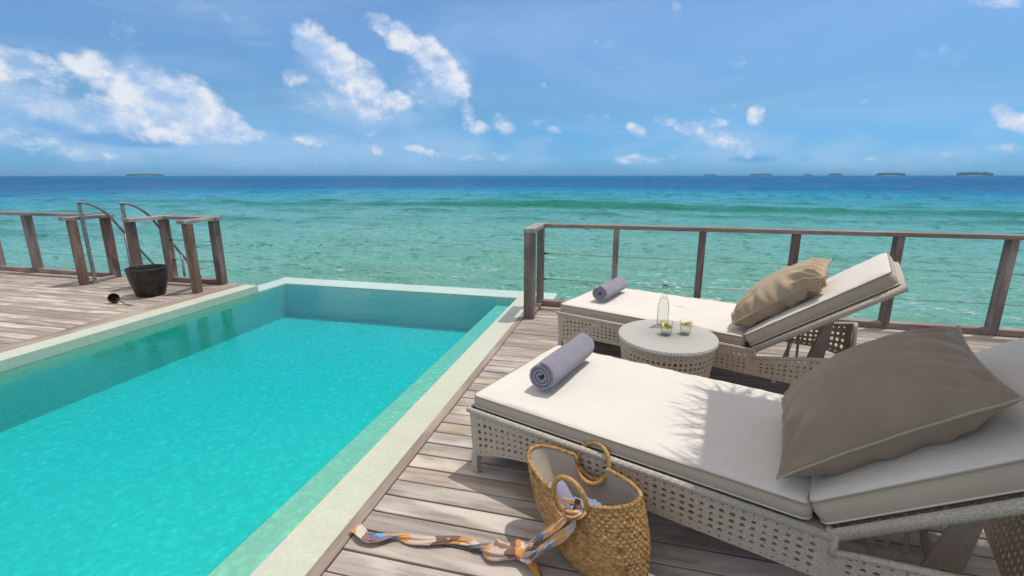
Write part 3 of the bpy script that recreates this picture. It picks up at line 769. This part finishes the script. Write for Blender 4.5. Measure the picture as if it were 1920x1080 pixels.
def cushion(par, name, L, Wd, T, seed):
    """local: x 0..L, y 0..Wd, z 0..T. Boxing and piping are sub-parts"""
    side = [(.006, .0), (.0, .008), (-.004, T*.5), (.0, T-.010), (.003, T-.006)]
    rings = [(.003, T-.006), (.008, T), (.02, T+.004), (.05, T+.008), (.10, T+.011), (.17, T+.013), (.26, T+.014), (Wd/2-.1, T+.014), (Wd/2-.04, T+.014), (Wd/2-.012, T+.014)]
    vs, fs, n = slab_rings(L, Wd, .035, rings); fs.pop(-2)
    def wr(x, y, z, k):
        q = mnoise.noise(Vector((x*3+seed, y*3, 0)))*.0075 + mnoise.noise(Vector((x*9+seed, y*5, 2)))*.003
        ex = min(L/2-abs(x), Wd/2-abs(y))
        q += .010*math.sin(x*42+y*9+seed)*math.exp(-max(ex, 0)/.035)*mnoise.noise(Vector((x*4, y*4, seed)))
        return (x+L/2, y+Wd/2, z+q*k)
    top = MB(); top.add([wr(x, y, z, 0 if i < n else 1) for i, (x, y, z) in enumerate(vs)], fs)
    o = top.build(name, M_CREAM, par, smooth=True)
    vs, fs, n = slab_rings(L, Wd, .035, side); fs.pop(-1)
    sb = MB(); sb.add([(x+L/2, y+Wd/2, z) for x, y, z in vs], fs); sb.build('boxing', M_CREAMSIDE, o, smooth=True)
    for z, inset in ((T-.006, .0), (.008, .0)):
        vs, _, n = slab_rings(L, Wd, .035, [(inset-.001, z)])
        MB().tube([(x+L/2, y+Wd/2, zz) for x, y, zz in vs], .0034, 6, closed=True).build('piping', M_PIPECREAM if z < T*.5 else M_SEAM, o, smooth=True)
    return o
LW = .90; UH = 1.525; UE = 2.05
def make_lounger():
    root = empty('sun_lounger')
    def bot(u): return .085 + .085*min(1, max(0, (u-.02)/.30))**.6 - (.06*max(0, (u-1.80)/.25)**2)
    def topz(u): return .345 if u < UH else .298+.10*((u-UH)/(UE-UH))
    def flare(t): return .018*(t-.3)
    w = MB()
    for v, sgn in ((0, -1), (LW, 1)):
        weave_panel(w, lambda s, t, v=v, sgn=sgn: (s, v+sgn*flare(t), bot(s)+(topz(min(s, UH-.001))-bot(s))*t), UH, .21, rows=6)
        weave_panel(w, lambda s, t, v=v, sgn=sgn: (UH+s, v+sgn*flare(t), bot(UH+s)+(topz(UH+s+.001)-bot(UH+s))*t), UE-UH, .15, rows=5)
    weave_panel(w, lambda s, t: (-flare(t), s, .085+.26*t), LW, .26, rows=7)
    weave_panel(w, lambda s, t: (UE+flare(t), s, .12+.278*t), LW, .28, rows=8)
    solidify(w.build('wicker_side', M_WICK, root), .007)
    r = MB()
    r.tube([(UH, -.012, .352), (-.012, -.012, .352), (-.012, LW+.012, .352), (UH, LW+.012, .352)], .0145, 10)
    for v in (-.012, LW+.012):
        r.tube([(UH+.004, v, .366), (UH+.004, v, .285)], .012, 8)
        r.tube([(UH+.004, v, .300), (UH+.26, v, .352), (UE, v, .402)], .0125, 8)
    r.tube([(UE+.012, -.012, .402), (UE+.012, LW+.012, .402)], .014, 8)
    r.build('wicker_edge', M_WRAP, root, smooth=True)
    d = MB().box((UH/2, LW/2, .335), (UH-.03, LW-.03, .02)); d.build('seat_deck', M_WICK, root)
    for (u, v) in ((.012, .012), (.012, LW-.012), (UE-.012, .012), (UE-.012, LW-.012)):
        g = MB().box((0, 0, .055), (.036, .036, .11), ch=.004).build('leg', M_WRAP, root); g.location = (u, v, 0)
        MB().box((0, 0, .004), (.030, .030, .008)).build('foot', M_FOOT, g)
    # back: tilts up about the hinge
    ang = R(36.3)
    bk_ = empty('backrest', (UH-.005, 0, .352)); bk_.rotation_euler = (0, -ang, 0); bk_.parent = root
    BL = .89
    f = MB()
    f.tube([(0, -.006, 0), (BL, -.006, 0), (BL, LW+.006, 0), (0, LW+.006, 0)], .0215, 10, closed=True)
    f.build('back_frame', M_WRAP, bk_, smooth=True)
    p = MB(); weave_panel(p, lambda s, t: (.02+s, .02+(LW-.04)*t, 0), BL-.04, LW-.04, cell=.036)
    solidify(p.build('back_panel', M_WICK, bk_), .006)
    c = cushion(bk_, 'back_cushion', .905, LW-.02, .090, 3.0); c.location = (-.018, .01, .024)
    c2 = cushion(root, 'seat_cushion', 1.463, LW-.02, .070, 7.0); c2.location = (-.005, .01, .360)
    # hinged supports
    for v in (.27, .63):
        def zb(u): return .352+(u-UH)*math.tan(ang)-.03
        poly = [(1.795, .165), (1.842, .165), (1.847, .195), (1.857, .205), (1.867, .195), (1.872, .165), (1.898, .165), (1.945, zb(1.945)), (1.905, zb(1.905))]
        MB().prism(poly, 'xz', v-.007, v+.007).build('support_strut', M_STRUT, root)
    for u in (1.69, 1.745):
        MB().bar((u+.01, .3, .165), (u, .3, .352+(u+.03-UH)*math.tan(ang)-.02), .012, .016).build('support_rod', M_STRUT, root)
    MB().bar((1.83, .0, .158), (1.83, LW, .158), .025, .018).build('cross_bar', M_STRUT, root)
    MB().bar((1.66, .0, .158), (1.66, LW, .158), .025, .018).build('cross_bar', M_STRUT, root)
    return root
near = make_lounger(); near.location = (-.733, 2.075, 0); near.rotation_euler.z = R(-20.4)
tag(near, 'nearest white wicker sun lounger, half in shade, holding the big dark taupe pillow', 'sun lounger', 'wicker sun loungers')
far = copy_tree(near); far.location = (-.567, 3.905, 0); far.rotation_euler.z = R(-22)
tag(far, 'farther wicker sun lounger, fully sunlit, between the oval table and the railing', 'sun lounger', 'wicker sun loungers')

def lpos(root, u, v, z):
    a = root.rotation_euler.z; return Vector((root.location.x+u*math.cos(a)-v*math.sin(a), root.location.y+u*math.sin(a)+v*math.cos(a), z))
def pillow(root, A, B, C_, T, mat_, pipe, label, seed, pull=.072, wrk=1.0):
    A, B, C_ = (lpos(root, *q) for q in (A, B, C_)); Dp = A+(C_-B); c = (A+C_)/2
    ex = (B-A)/2; ey = (Dp-A)/2; nz = ex.cross(ey).normalized()
    mw = Matrix.Translation(c)
    ex_, ey_ = ex.length, ey.length; X_ = ex.normalized(); Y_ = nz.cross(X_)
    rot = Matrix((X_, Y_, nz)).transposed().to_4x4()
    skew = ey.dot(X_)
    o = empty('pillow', label=label, cat='pillow', group='square lounger pillows'); o.matrix_world = mw @ rot
    def outline(s, t):
        k = pull
        return s*ex_*(1-k*(1-abs(t)**2.2)) + t*skew, t*ey_*(1-k*(1-abs(s)**2.2))
    def P(s, t, sg):
        x, y = outline(s, t)
        e = (1-abs(s)**2.3)*(1-abs(t)**2.3); h = T*max(0, e)**.62
        edge = min(1-abs(s), 1-abs(t)); nearE = math.exp(-max(0, edge-.02)/.22)*(1-math.exp(-edge/.05))
        # pleats run away from the seams
        q = t if (1-abs(s)) < (1-abs(t)) else s
        pl = math.sin(q*13+seed+2.2*mnoise.noise(Vector((q*3, seed, sg))))*.6+math.sin(q*27+seed*2)*.25
        h += sg*0 + T*.105*pl*nearE*wrk*(1-.35*abs(q))
        for (cs, ct, ph) in ((-1, -1, .3), (1, -1, 1.9), (1, 1, 4.2), (-1, 1, 2.6)):
            ds, dt = 1-cs*s, 1-ct*t; rr_c = math.hypot(ds, dt); an_ = math.atan2(dt, ds)
            h += T*.085*wrk*math.sin(an_*11+ph+seed+1.5*mnoise.noise(Vector((ds*2, dt*2, seed))))*math.exp(-((rr_c-.38)/.26)**2)*max(0, e)**.3
        h += T*.10*mnoise.noise(Vector((s*1.7+seed, t*1.7, sg*3)))*max(0, e)**.5 + T*.05*mnoise.noise(Vector((s*5+seed, t*3, sg*3)))*e
        return (x, y, sg*max(h, .0015 if e > 0 else 0))
    N_ = 110
    m = MB()
    m.grid(lambda u, v: P(math.sin((u-.5)*math.pi), math.sin((v-.5)*math.pi), 1), N_, N_)
    m.grid(lambda u, v: P(math.sin((u-.5)*math.pi), math.sin((v-.5)*math.pi), -1), N_, N_)
    b = m.build('cover', mat_, o, smooth=True)
    import bmesh
    bm = bmesh.new(); bm.from_mesh(b.data); bmesh.ops.remove_doubles(bm, verts=bm.verts, dist=.0006); bmesh.ops.recalc_face_normals(bm, faces=bm.faces); bm.to_mesh(b.data); bm.free()
    pts = []
    for (a0, b0, a1, b1) in ((-1, -1, 1, -1), (1, -1, 1, 1), (1, 1, -1, 1), (-1, 1, -1, -1)):
        for k in range(28):
            f = math.sin((k/28-.5)*math.pi)*.5+.5; x, y = outline(a0+(a1-a0)*f, b0+(b1-b0)*f); pts.append((x*1.004, y*1.004, .001*math.sin(k*1.3)))
    MB().tube(pts, .0042, 6, closed=True).build('piping', pipe, o, smooth=True)
    return o
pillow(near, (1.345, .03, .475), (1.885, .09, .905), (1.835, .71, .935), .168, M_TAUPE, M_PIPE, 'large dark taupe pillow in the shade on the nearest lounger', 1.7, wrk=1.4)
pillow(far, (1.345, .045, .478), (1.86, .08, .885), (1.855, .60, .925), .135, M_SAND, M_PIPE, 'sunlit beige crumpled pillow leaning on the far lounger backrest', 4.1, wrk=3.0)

def towel_roll(root_xy, a, L, r, z, label, mat_=None, turns=3.1, seed=0, top=True):
    """spiral cross-section extruded along local y"""
    m = MB(); n = int(turns*26); th = r/(turns+.45)*.92; outer = []; inner = []
    for k in range(n+1):
        t = k/n; ang = t*turns*2*math.pi; rad = .006+ (r-.006-th)*t
        wob = 1+.03*math.sin(ang*2+seed)
        for lst, rr2 in ((inner, rad), (outer, rad+th*.64)):
            lst.append((rr2*wob*math.cos(ang+1.0), rr2*wob*.96*math.sin(ang+1.0)))
    loop = inner + outer[::-1]; N_ = len(loop); rows = 22
    for j in range(rows):
        y = (j/(rows-1)-.5)*L
        e = 1-.045*math.exp(-(L/2-abs(y))/.012)
        for (x, zz) in loop:
            q = 1+.02*mnoise.noise(Vector((x*30, y*9+seed, zz*30)))
            m.v.append((x*e*q, y + .006*mnoise.noise(Vector((x*40+seed, zz*40, 1 if y > 0 else 0))), zz*e*q))
    for j in range(rows-1):
        for k in range(N_): k2 = (k+1) % N_; m.f.append((j*N_+k, j*N_+k2, (j+1)*N_+k2, (j+1)*N_+k))
    H = n+1
    for j in (0, rows-1):
        for k in range(n): m.f.append((j*N_+k, j*N_+k+1, j*N_+N_-2-k, j*N_+N_-1-k))
    o = m.build('rolled_towel', mat_ or M_TOWEL, smooth=50)
    o.location = (root_xy[0], root_xy[1], z+r*.95); o.rotation_euler = (0, 0, a)
    tag(o, label, 'towel', 'rolled towels')
    return o
p = lpos(near, .275, .445, 0); towel_roll((p.x, p.y), R(-20.4+3), .52, .091, .446, 'rolled lavender grey towel on the foot of the nearest lounger', seed=1)
p = lpos(far, .27, .42, 0); towel_roll((p.x, p.y), R(-22+2), .48, .083, .446, 'rolled lavender grey towel on the foot of the farther lounger', seed=4)

# ------------------------------------------------------------------ oval wicker table, bottle, glasses
TB = empty('side_table', (.27, 3.215, 0), label='low oval white wicker table between the two loungers', cat='table')
rx, ry, TZ = .325, .355, .455
m = MB(); per = math.pi*(rx+ry)*.93; nc = 2*int(per/.034/2)
def drum(s, t):
    a = 2*math.pi*s/per; k = .80+.15*t; return (rx*k*math.cos(a), ry*k*math.sin(a), .03+.39*t)
weave_panel(m, drum, per, .39, cell=per/nc)
solidify(m.build('wicker_side', M_WICK, TB), .007)
def top_mat():
    mm, n, b = mat('radial_wicker_top'); p = ocoord(n); x, y, z = n.sep(p)
    a = n.math('ARCTAN2', y, x); r = n.math('POWER', n.math('ADD', n.math('MULTIPLY', x, x), n.math('MULTIPLY', y, y)), .5)
    w = n.math('MULTIPLY', n.math('SINE', n.math('MULTIPLY', r, 520)), n.math('SINE', n.math('MULTIPLY', a, 130)))
    nz = n.noise(p, 120, 4, .6)
    c = n.mix(n.rng(n.math('ADD', w, nz), -.4, 1.3), (.36, .325, .27), (.80, .76, .69)); setp(n, b, col=c, rough=.5, nrm=n.bump(w, .8, .003)); return mm
M_TTOP = top_mat()
MB().lathe([(0, .435), (.93, .435), (.985, .425), (1.0, .438), (.985, .452), (.95, .456), (.80, .455), (.4, .455), (0, .455)], 90, sx=rx, sy=ry).build('table_top', M_TTOP, TB, smooth=35)
MB().lathe([(.79, .0), (.83, .0), (.83, .04), (.79, .04)], 60, sx=rx, sy=ry).build('base_ring', M_WRAP, TB, smooth=35)

bt = empty('bottle', (.246, 3.40, TZ+.001), label='clear swing top glass bottle at the back of the oval table', cat='bottle')
outp = [(0, 0), (.036, 0), (.040, .004), (.0405, .02), (.0405, .135), (.038, .155), (.028, .195), (.018, .225), (.0135, .25), (.013, .283), (.0155, .285), (.0155, .295)]
inp = [(.011, .295), (.0105, .25), (.015, .224), (.025, .195), (.035, .154), (.0375, .135), (.0375, .008), (0, .006)]
MB().lathe(outp+inp, 40).build('glass', M_GLASS, bt, smooth=40)
MB().lathe([(0, .0075), (.0365, .0095), (.0366, .135), (.034, .154), (.0243, .194), (.0205, .205), (0, .205)], 36).build('water', M_DRINK, bt, smooth=40)
MB().lathe([(0, .294), (.0105, .294), (.0165, .298), (.0165, .302), (0, .303)], 24).build('seal', M_RUBBER, bt, smooth=40)
MB().lathe([(0, .3035), (.0155, .3035), (.0165, .312), (.012, .322), (0, .324)], 24).build('stopper', M_WHITE, bt, smooth=40)
for s_ in (-1, 1): MB().tube([(s_*.0165, 0, .262), (s_*.019, 0, .29), (s_*.013, 0, .318)], .0012, 5).build('wire', M_STEEL, bt, smooth=True)
def tumbler(x, y, rz, label):
    t = empty('drinking_glass', (x, y, TZ+.001), rz, label=label, cat='glass', group='tumblers of lemon water')
    MB().lathe([(0, 0), (.030, 0), (.033, .004), (.041, .092), (.0385, .092), (.0312, .012), (0, .011)], 36).build('tumbler', M_GLASS, t, smooth=40)
    MB().lathe([(0, .0115), (.0308, .0125), (.0358, .066), (0, .066)], 36).build('water', M_DRINK, t, smooth=40)
    for k, (dx, dy, dz, tl, a) in enumerate(((-.004, .002, .058, 24, 20), (.008, -.006, .066, 38, 100))):
        sl = MB().lathe([(0, 0), (.0285, 0), (.0285, .006), (0, .006)], 24).build('lemon_slice', M_LEMON, t, smooth=40); sl.location = (dx, dy, dz); sl.rotation_euler = (R(tl), 0, R(a))
        MB().lathe_open([(.0286, -.0003), (.0312, .0), (.0312, .006), (.0286, .0063)], 24).build('peel', M_PEEL, sl, smooth=40)
tumbler(.262, 3.205, .3, 'left glass of lemon water, directly before the bottle')
tumbler(.388, 3.25, 1.9, 'right glass of lemon water, farther from the bottle')

# ------------------------------------------------------------------ seagrass bag with ring handles
BG = empty('beach_bag', (-.03, 1.60, 0), R(-28), label='golden woven seagrass bag with two ring handles leaning on the lounger', cat='bag')
BH = .322
ca, sa = math.cos(R(28)), math.sin(R(28))
cx_, cy_ = -.115*ca - .095*sa + .0, -.115*sa + .095*ca + .0     # rim centre in bag space (rotated by +28)
RIMC = (cx_, cy_)
ring_r = .075
def bag_pt(a, t, inset=0.0):
    k = t**.85
    hx = .165 + (.258-.165)*k + .018*math.sin(math.pi*t); hy = .085 + (.118-.085)*k + .030*math.sin(math.pi*t)
    ex = 2.6 - .5*t
    c, s = math.cos(a), math.sin(a)
    x = hx*math.copysign(abs(c)**(2/ex), c); y = hy*math.copysign(abs(s)**(2/ex), s)
    nl = math.hypot(x/hx/hx, y/hy/hy) or 1
    x -= inset*(x/hx/hx)/nl; y -= inset*(y/hy/hy)/nl
    zt = BH
    dip = 0
    xx = x - (.030 if s < 0 else -.02)
    if abs(xx) < ring_r: dip = math.sqrt(ring_r**2-xx*xx)
    ends = .020*(abs(x)/hx)**2
    z = t*(zt - dip*(t**3)*.98 + ends*t - (.030 if s < 0 else 0)*t*(1-(abs(x)/hx)**2))
    return Vector((x + RIMC[0]*k, y + RIMC[1]*k, z))
NA, NB = 300, 110
def bag_out(u, v):
    a = 2*math.pi*u; t = v
    p = bag_pt(a, t); q = bag_pt(a, t, .02); nrm = Vector((p.x-q.x, p.y-q.y, 0)).normalized()
    rows = t*26; cols = u*90
    ph = math.pi*(int(rows) % 2)
    h = abs(math.sin(math.pi*rows))**.6*(.55+.45*math.sin(cols*2*math.pi*.5+ph)) + .55*mnoise.noise(p*90)
    return p + nrm*(.0048*h)
m = MB(); m.grid(bag_out, NA, NB, wrap_u=True)
m.build('body', M_GRASS, BG, smooth=True)
m = MB(); m.grid(lambda u, v: bag_pt(2*math.pi*u, .02+.98*v, .012), 160, 30, wrap_u=True)
m.build('lining', M_LINER, BG, smooth=True)
m = MB(); m.tube([bag_pt(2*math.pi*k/220, 1.0, .005)+Vector((0, 0, .003+.0015*math.sin(k*2.1))) for k in range(220)], [.0085+.0012*math.sin(k*1.9) for k in range(220)], 8, closed=True)
m.build('rim_binding', M_GRASS, BG, smooth=True)
m = MB(); m.lathe([(0, .0), (1, .0), (1, .012), (0, .012)], 40, sx=.155, sy=.08); m.build('base', M_GRASS, BG)
def ring(c, tilt, name='ring_handle'):
    pts = []; rs = []
    for k in range(160):
        a = 2*math.pi*k/160; pts.append((ring_r*math.cos(a), 0, ring_r*math.sin(a)*1.12)); rs.append(.0105+.0007*math.sin(k*math.pi*2*60/160*1.0))
    o = MB().tube(pts, rs, 10, closed=True).build(name, M_CANE, BG, smooth=True)
    o.location = c; o.rotation_euler = (tilt, 0, 0); return o
ring((RIMC[0]+.030, RIMC[1]-.116, BH-.014), R(6)); ring((RIMC[0]-.02, RIMC[1]+.122, BH-.006), R(-22))
# things inside the bag
def bw(x, y, z): v = Vector((x, y, z)); return (BG.location.x+ca*v.x+sa*v.y, BG.location.y-sa*v.x+ca*v.y, z)
m = MB()
for (x, y, z, r, l, az_) in ((RIMC[0]-.045, RIMC[1]-.02, .165, .062, .13, .5),):
    m.lathe([(0, -l), (r*.8, -l), (r, -l+.02), (r, l-.03), (r*.85, l-.006), (0, l)], 32)
tw = m.build('rolled_towel', M_TOWEL2, smooth=60); x, y, z = bw(RIMC[0]-.05, RIMC[1]-.03, .145); tw.location = (x, y, z); tw.rotation_euler = (R(-18), R(-38), 0)
tag(tw, 'lavender towel stuffed inside the seagrass bag', 'towel', 'rolled towels')
def lump(u, v):
    a = 2*math.pi*u; f = v*math.pi/2
    r = math.sin(f); q = Vector((r*math.cos(a), r*math.sin(a), math.cos(f)))
    k = 1+.35*mnoise.noise(q*2.3)+.18*mnoise.noise(q*6)
    return (q.x*.10*k, q.y*.06*k, q.z*.045*k)
m = MB().grid(lump, 60, 24, wrap_u=True)
cl_ = m.build('folded_cloth', M_BLUECLOTH, smooth=True); cl_.location = bw(RIMC[0]+.085, RIMC[1]-.035, .205); cl_.rotation_euler = (0, 0, R(-28))
tag(cl_, 'crumpled blue and white cloth lying inside the seagrass bag', 'cloth')

# ---- printed scarf tied at the front handle and trailing over the planks
def catmull(pts, n=10):
    P_ = [Vector(p) for p in pts]; P_ = [P_[0]*2-P_[1]] + P_ + [P_[-1]*2-P_[-2]]; out = []
    for i in range(1, len(P_)-2):
        a, b, c, d = P_[i-1:i+3]
        for k in range(n):
            t = k/n; out.append(.5*((2*b)+(c-a)*t+(2*a-5*b+4*c-d)*t*t+(3*b-a-3*c+d)*t**3))
    return out+[P_[-1]]
def scarf_strand(m, uvs, pts, widths, flat, twist, seed, u0, u1, n=9):
    C_ = catmull(pts, n); N_ = len(C_); S = 28; tw_ = 0
    Wn = np.interp(np.linspace(0, 1, N_), np.linspace(0, 1, len(widths)), widths)
    base = len(m.v)
    for i, c in enumerate(C_):
        T = (C_[min(i+1, N_-1)]-C_[max(i-1, 0)]).normalized(); side = T.cross(Vector((0, 0, 1)))
        side = side.normalized() if side.length > .05 else Vector((1, 0, 0)); up = side.cross(T)
        a0 = twist*i/N_*2*math.pi + .5*math.sin(i*.25+seed)
        for k in range(S):
            a = 2*math.pi*k/S
            fold = 1+.30*math.sin(a*3+i*.16+seed)+.18*math.sin(a*5-i*.23+seed*2)+.12*math.sin(a*8+i*.1)
            w = Wn[i]*.88*fold; x = math.cos(a)*w; y = math.sin(a)*w*flat
            x2 = x*math.cos(a0)-y*math.sin(a0)*1; y2 = x*math.sin(a0)*flat+y*math.cos(a0)
            q = c + side*x2 + up*y2; q.z = max(q.z, .003)
            m.v.append(tuple(q)); uvs.append((u0+(u1-u0)*i/N_, k/S))
    for i in range(N_-1):
        for k in range(S): k2 = (k+1) % S; m.f.append((base+i*S+k, base+i*S+k2, base+(i+1)*S+k2, base+(i+1)*S+k))
m = MB(); uvs = []
kn = Vector(bw(RIMC[0]+.062, RIMC[1]-.143, .278))
scarf_strand(m, uvs, [(-1.09, 1.545, .012), (-1.0, 1.50, .02), (-.90, 1.535, .018), (-.76, 1.55, .016), (-.63, 1.585, .018), (-.54, 1.565, .024), (-.46, 1.545, .03), (-.38, 1.56, .04), (-.33, 1.575, .06), (-.25, 1.56, .15), (-.18, 1.55, .23), tuple(kn)],
             [.030, .040, .030, .028, .022, .028, .038, .042, .044, .040, .036, .026, .016], .34, 1.6, 1.0, 0, .72)
scarf_strand(m, uvs, [(-.37, 1.545, .03), (-.30, 1.525, .07), (-.23, 1.515, .145), (-.16, 1.51, .225), tuple(kn+Vector((.008, -.012, 0)))], [.014, .034, .044, .036, .014], .35, .4, 3.0, .72, .95)
scarf_strand(m, uvs, [(-.225, 1.44, .006), (-.27, 1.49, .012), (-.33, 1.54, .035), (-.40, 1.56, .04)], [.003, .014, .030, .02], .30, .2, 5.0, .2, .3)
scarf_strand(m, uvs, [tuple(kn+Vector((-.03, -.008, .004))), tuple(kn+Vector((0, -.022, .008))), tuple(kn+Vector((.035, -.002, .010))), tuple(kn+Vector((.03, .03, .02))), tuple(kn+Vector((-.005, .03, .022)))], [.014, .022, .02, .016, .012], .7, .3, 2.0, .46, .60)
me = bpy.data.meshes.new('scarf'); me.from_pydata(m.v, [], m.f)
ul = me.uv_layers.new(name='UVMap'); vi = np.empty(len(me.loops), np.int32); me.loops.foreach_get('vertex_index', vi)
ul.data.foreach_set('uv', np.array(uvs)[vi].ravel()); me.materials.append(M_SCARF)
me.polygons.foreach_set('use_smooth', [True]*len(me.polygons)); me.update()
sf = bpy.data.objects.new('scarf', me); COL.objects.link(sf)
tag(sf, 'orange, brown, cream and blue silk scarf knotted to the bag and trailing across the deck', 'scarf')

# ------------------------------------------------------------------ square thatched parasol to the right, outside the picture, whose ragged edge shades the near lounger
PA = empty('thatched_parasol', (1.98, 1.36, 0), R(-10), label='square palm thatch parasol on a wooden pole beside the nearest lounger', cat='parasol')
MB().tube([(0, 0, 0), (0, 0, 3.3)], [.05, .04], 12).build('pole', M_POST, PA, smooth=True)
hs_ = 1.27; ez, pz = 2.66, 3.35
th = MB()
th.add([(-hs_, -hs_, ez), (hs_, -hs_, ez), (hs_, hs_, ez), (-hs_, hs_, ez), (0, 0, pz), (-hs_, -hs_, ez-.06), (hs_, -hs_, ez-.06), (hs_, hs_, ez-.06), (-hs_, hs_, ez-.06), (0, 0, pz-.1)],
       [(0, 1, 4), (1, 2, 4), (2, 3, 4), (3, 0, 4), (5, 9, 6), (6, 9, 7), (7, 9, 8), (8, 9, 5), (0, 5, 6, 1), (1, 6, 7, 2), (2, 7, 8, 3), (3, 8, 5, 0)])
th.build('thatch', M_THATCH, PA)
fr = MB(); rg = random.Random(11)
for side in range(4):
    a = side*math.pi/2; dx, dy = math.cos(a), math.sin(a); nx_, ny_ = dy, -dx
    k = -hs_
    while k < hs_:
        k += rg.uniform(.006, .020)
        clump = .5+.5*mnoise.noise(Vector((k*5, side*7, 0)))+.3*mnoise.noise(Vector((k*14, side, 3)))
        ln = max(.03, rg.uniform(.5, 1.0)*(.04+.30*max(0, clump))); sw = rg.gauss(0, .5); w = rg.uniform(.004, .011)
        b0 = Vector((dx*k+nx_*(hs_-.05), dy*k+ny_*(hs_-.05), ez-.02-rg.random()*.03)); d = Vector((nx_+dx*sw, ny_+dy*sw, -rg.uniform(.15, .6))).normalized()
        sdv = Vector((dx, dy, 0))*w; tip = b0+d*(ln+.05)
        fr.add([b0-sdv, b0+sdv, tip-sdv*.2, tip+sdv*.2, b0+Vector((0, 0, .004))], [(0, 1, 3, 2), (0, 2, 4), (1, 4, 3)])
fo_ = fr.build('palm_fringe', M_THATCH, PA, fix=False); fo_['kind'] = 'stuff'
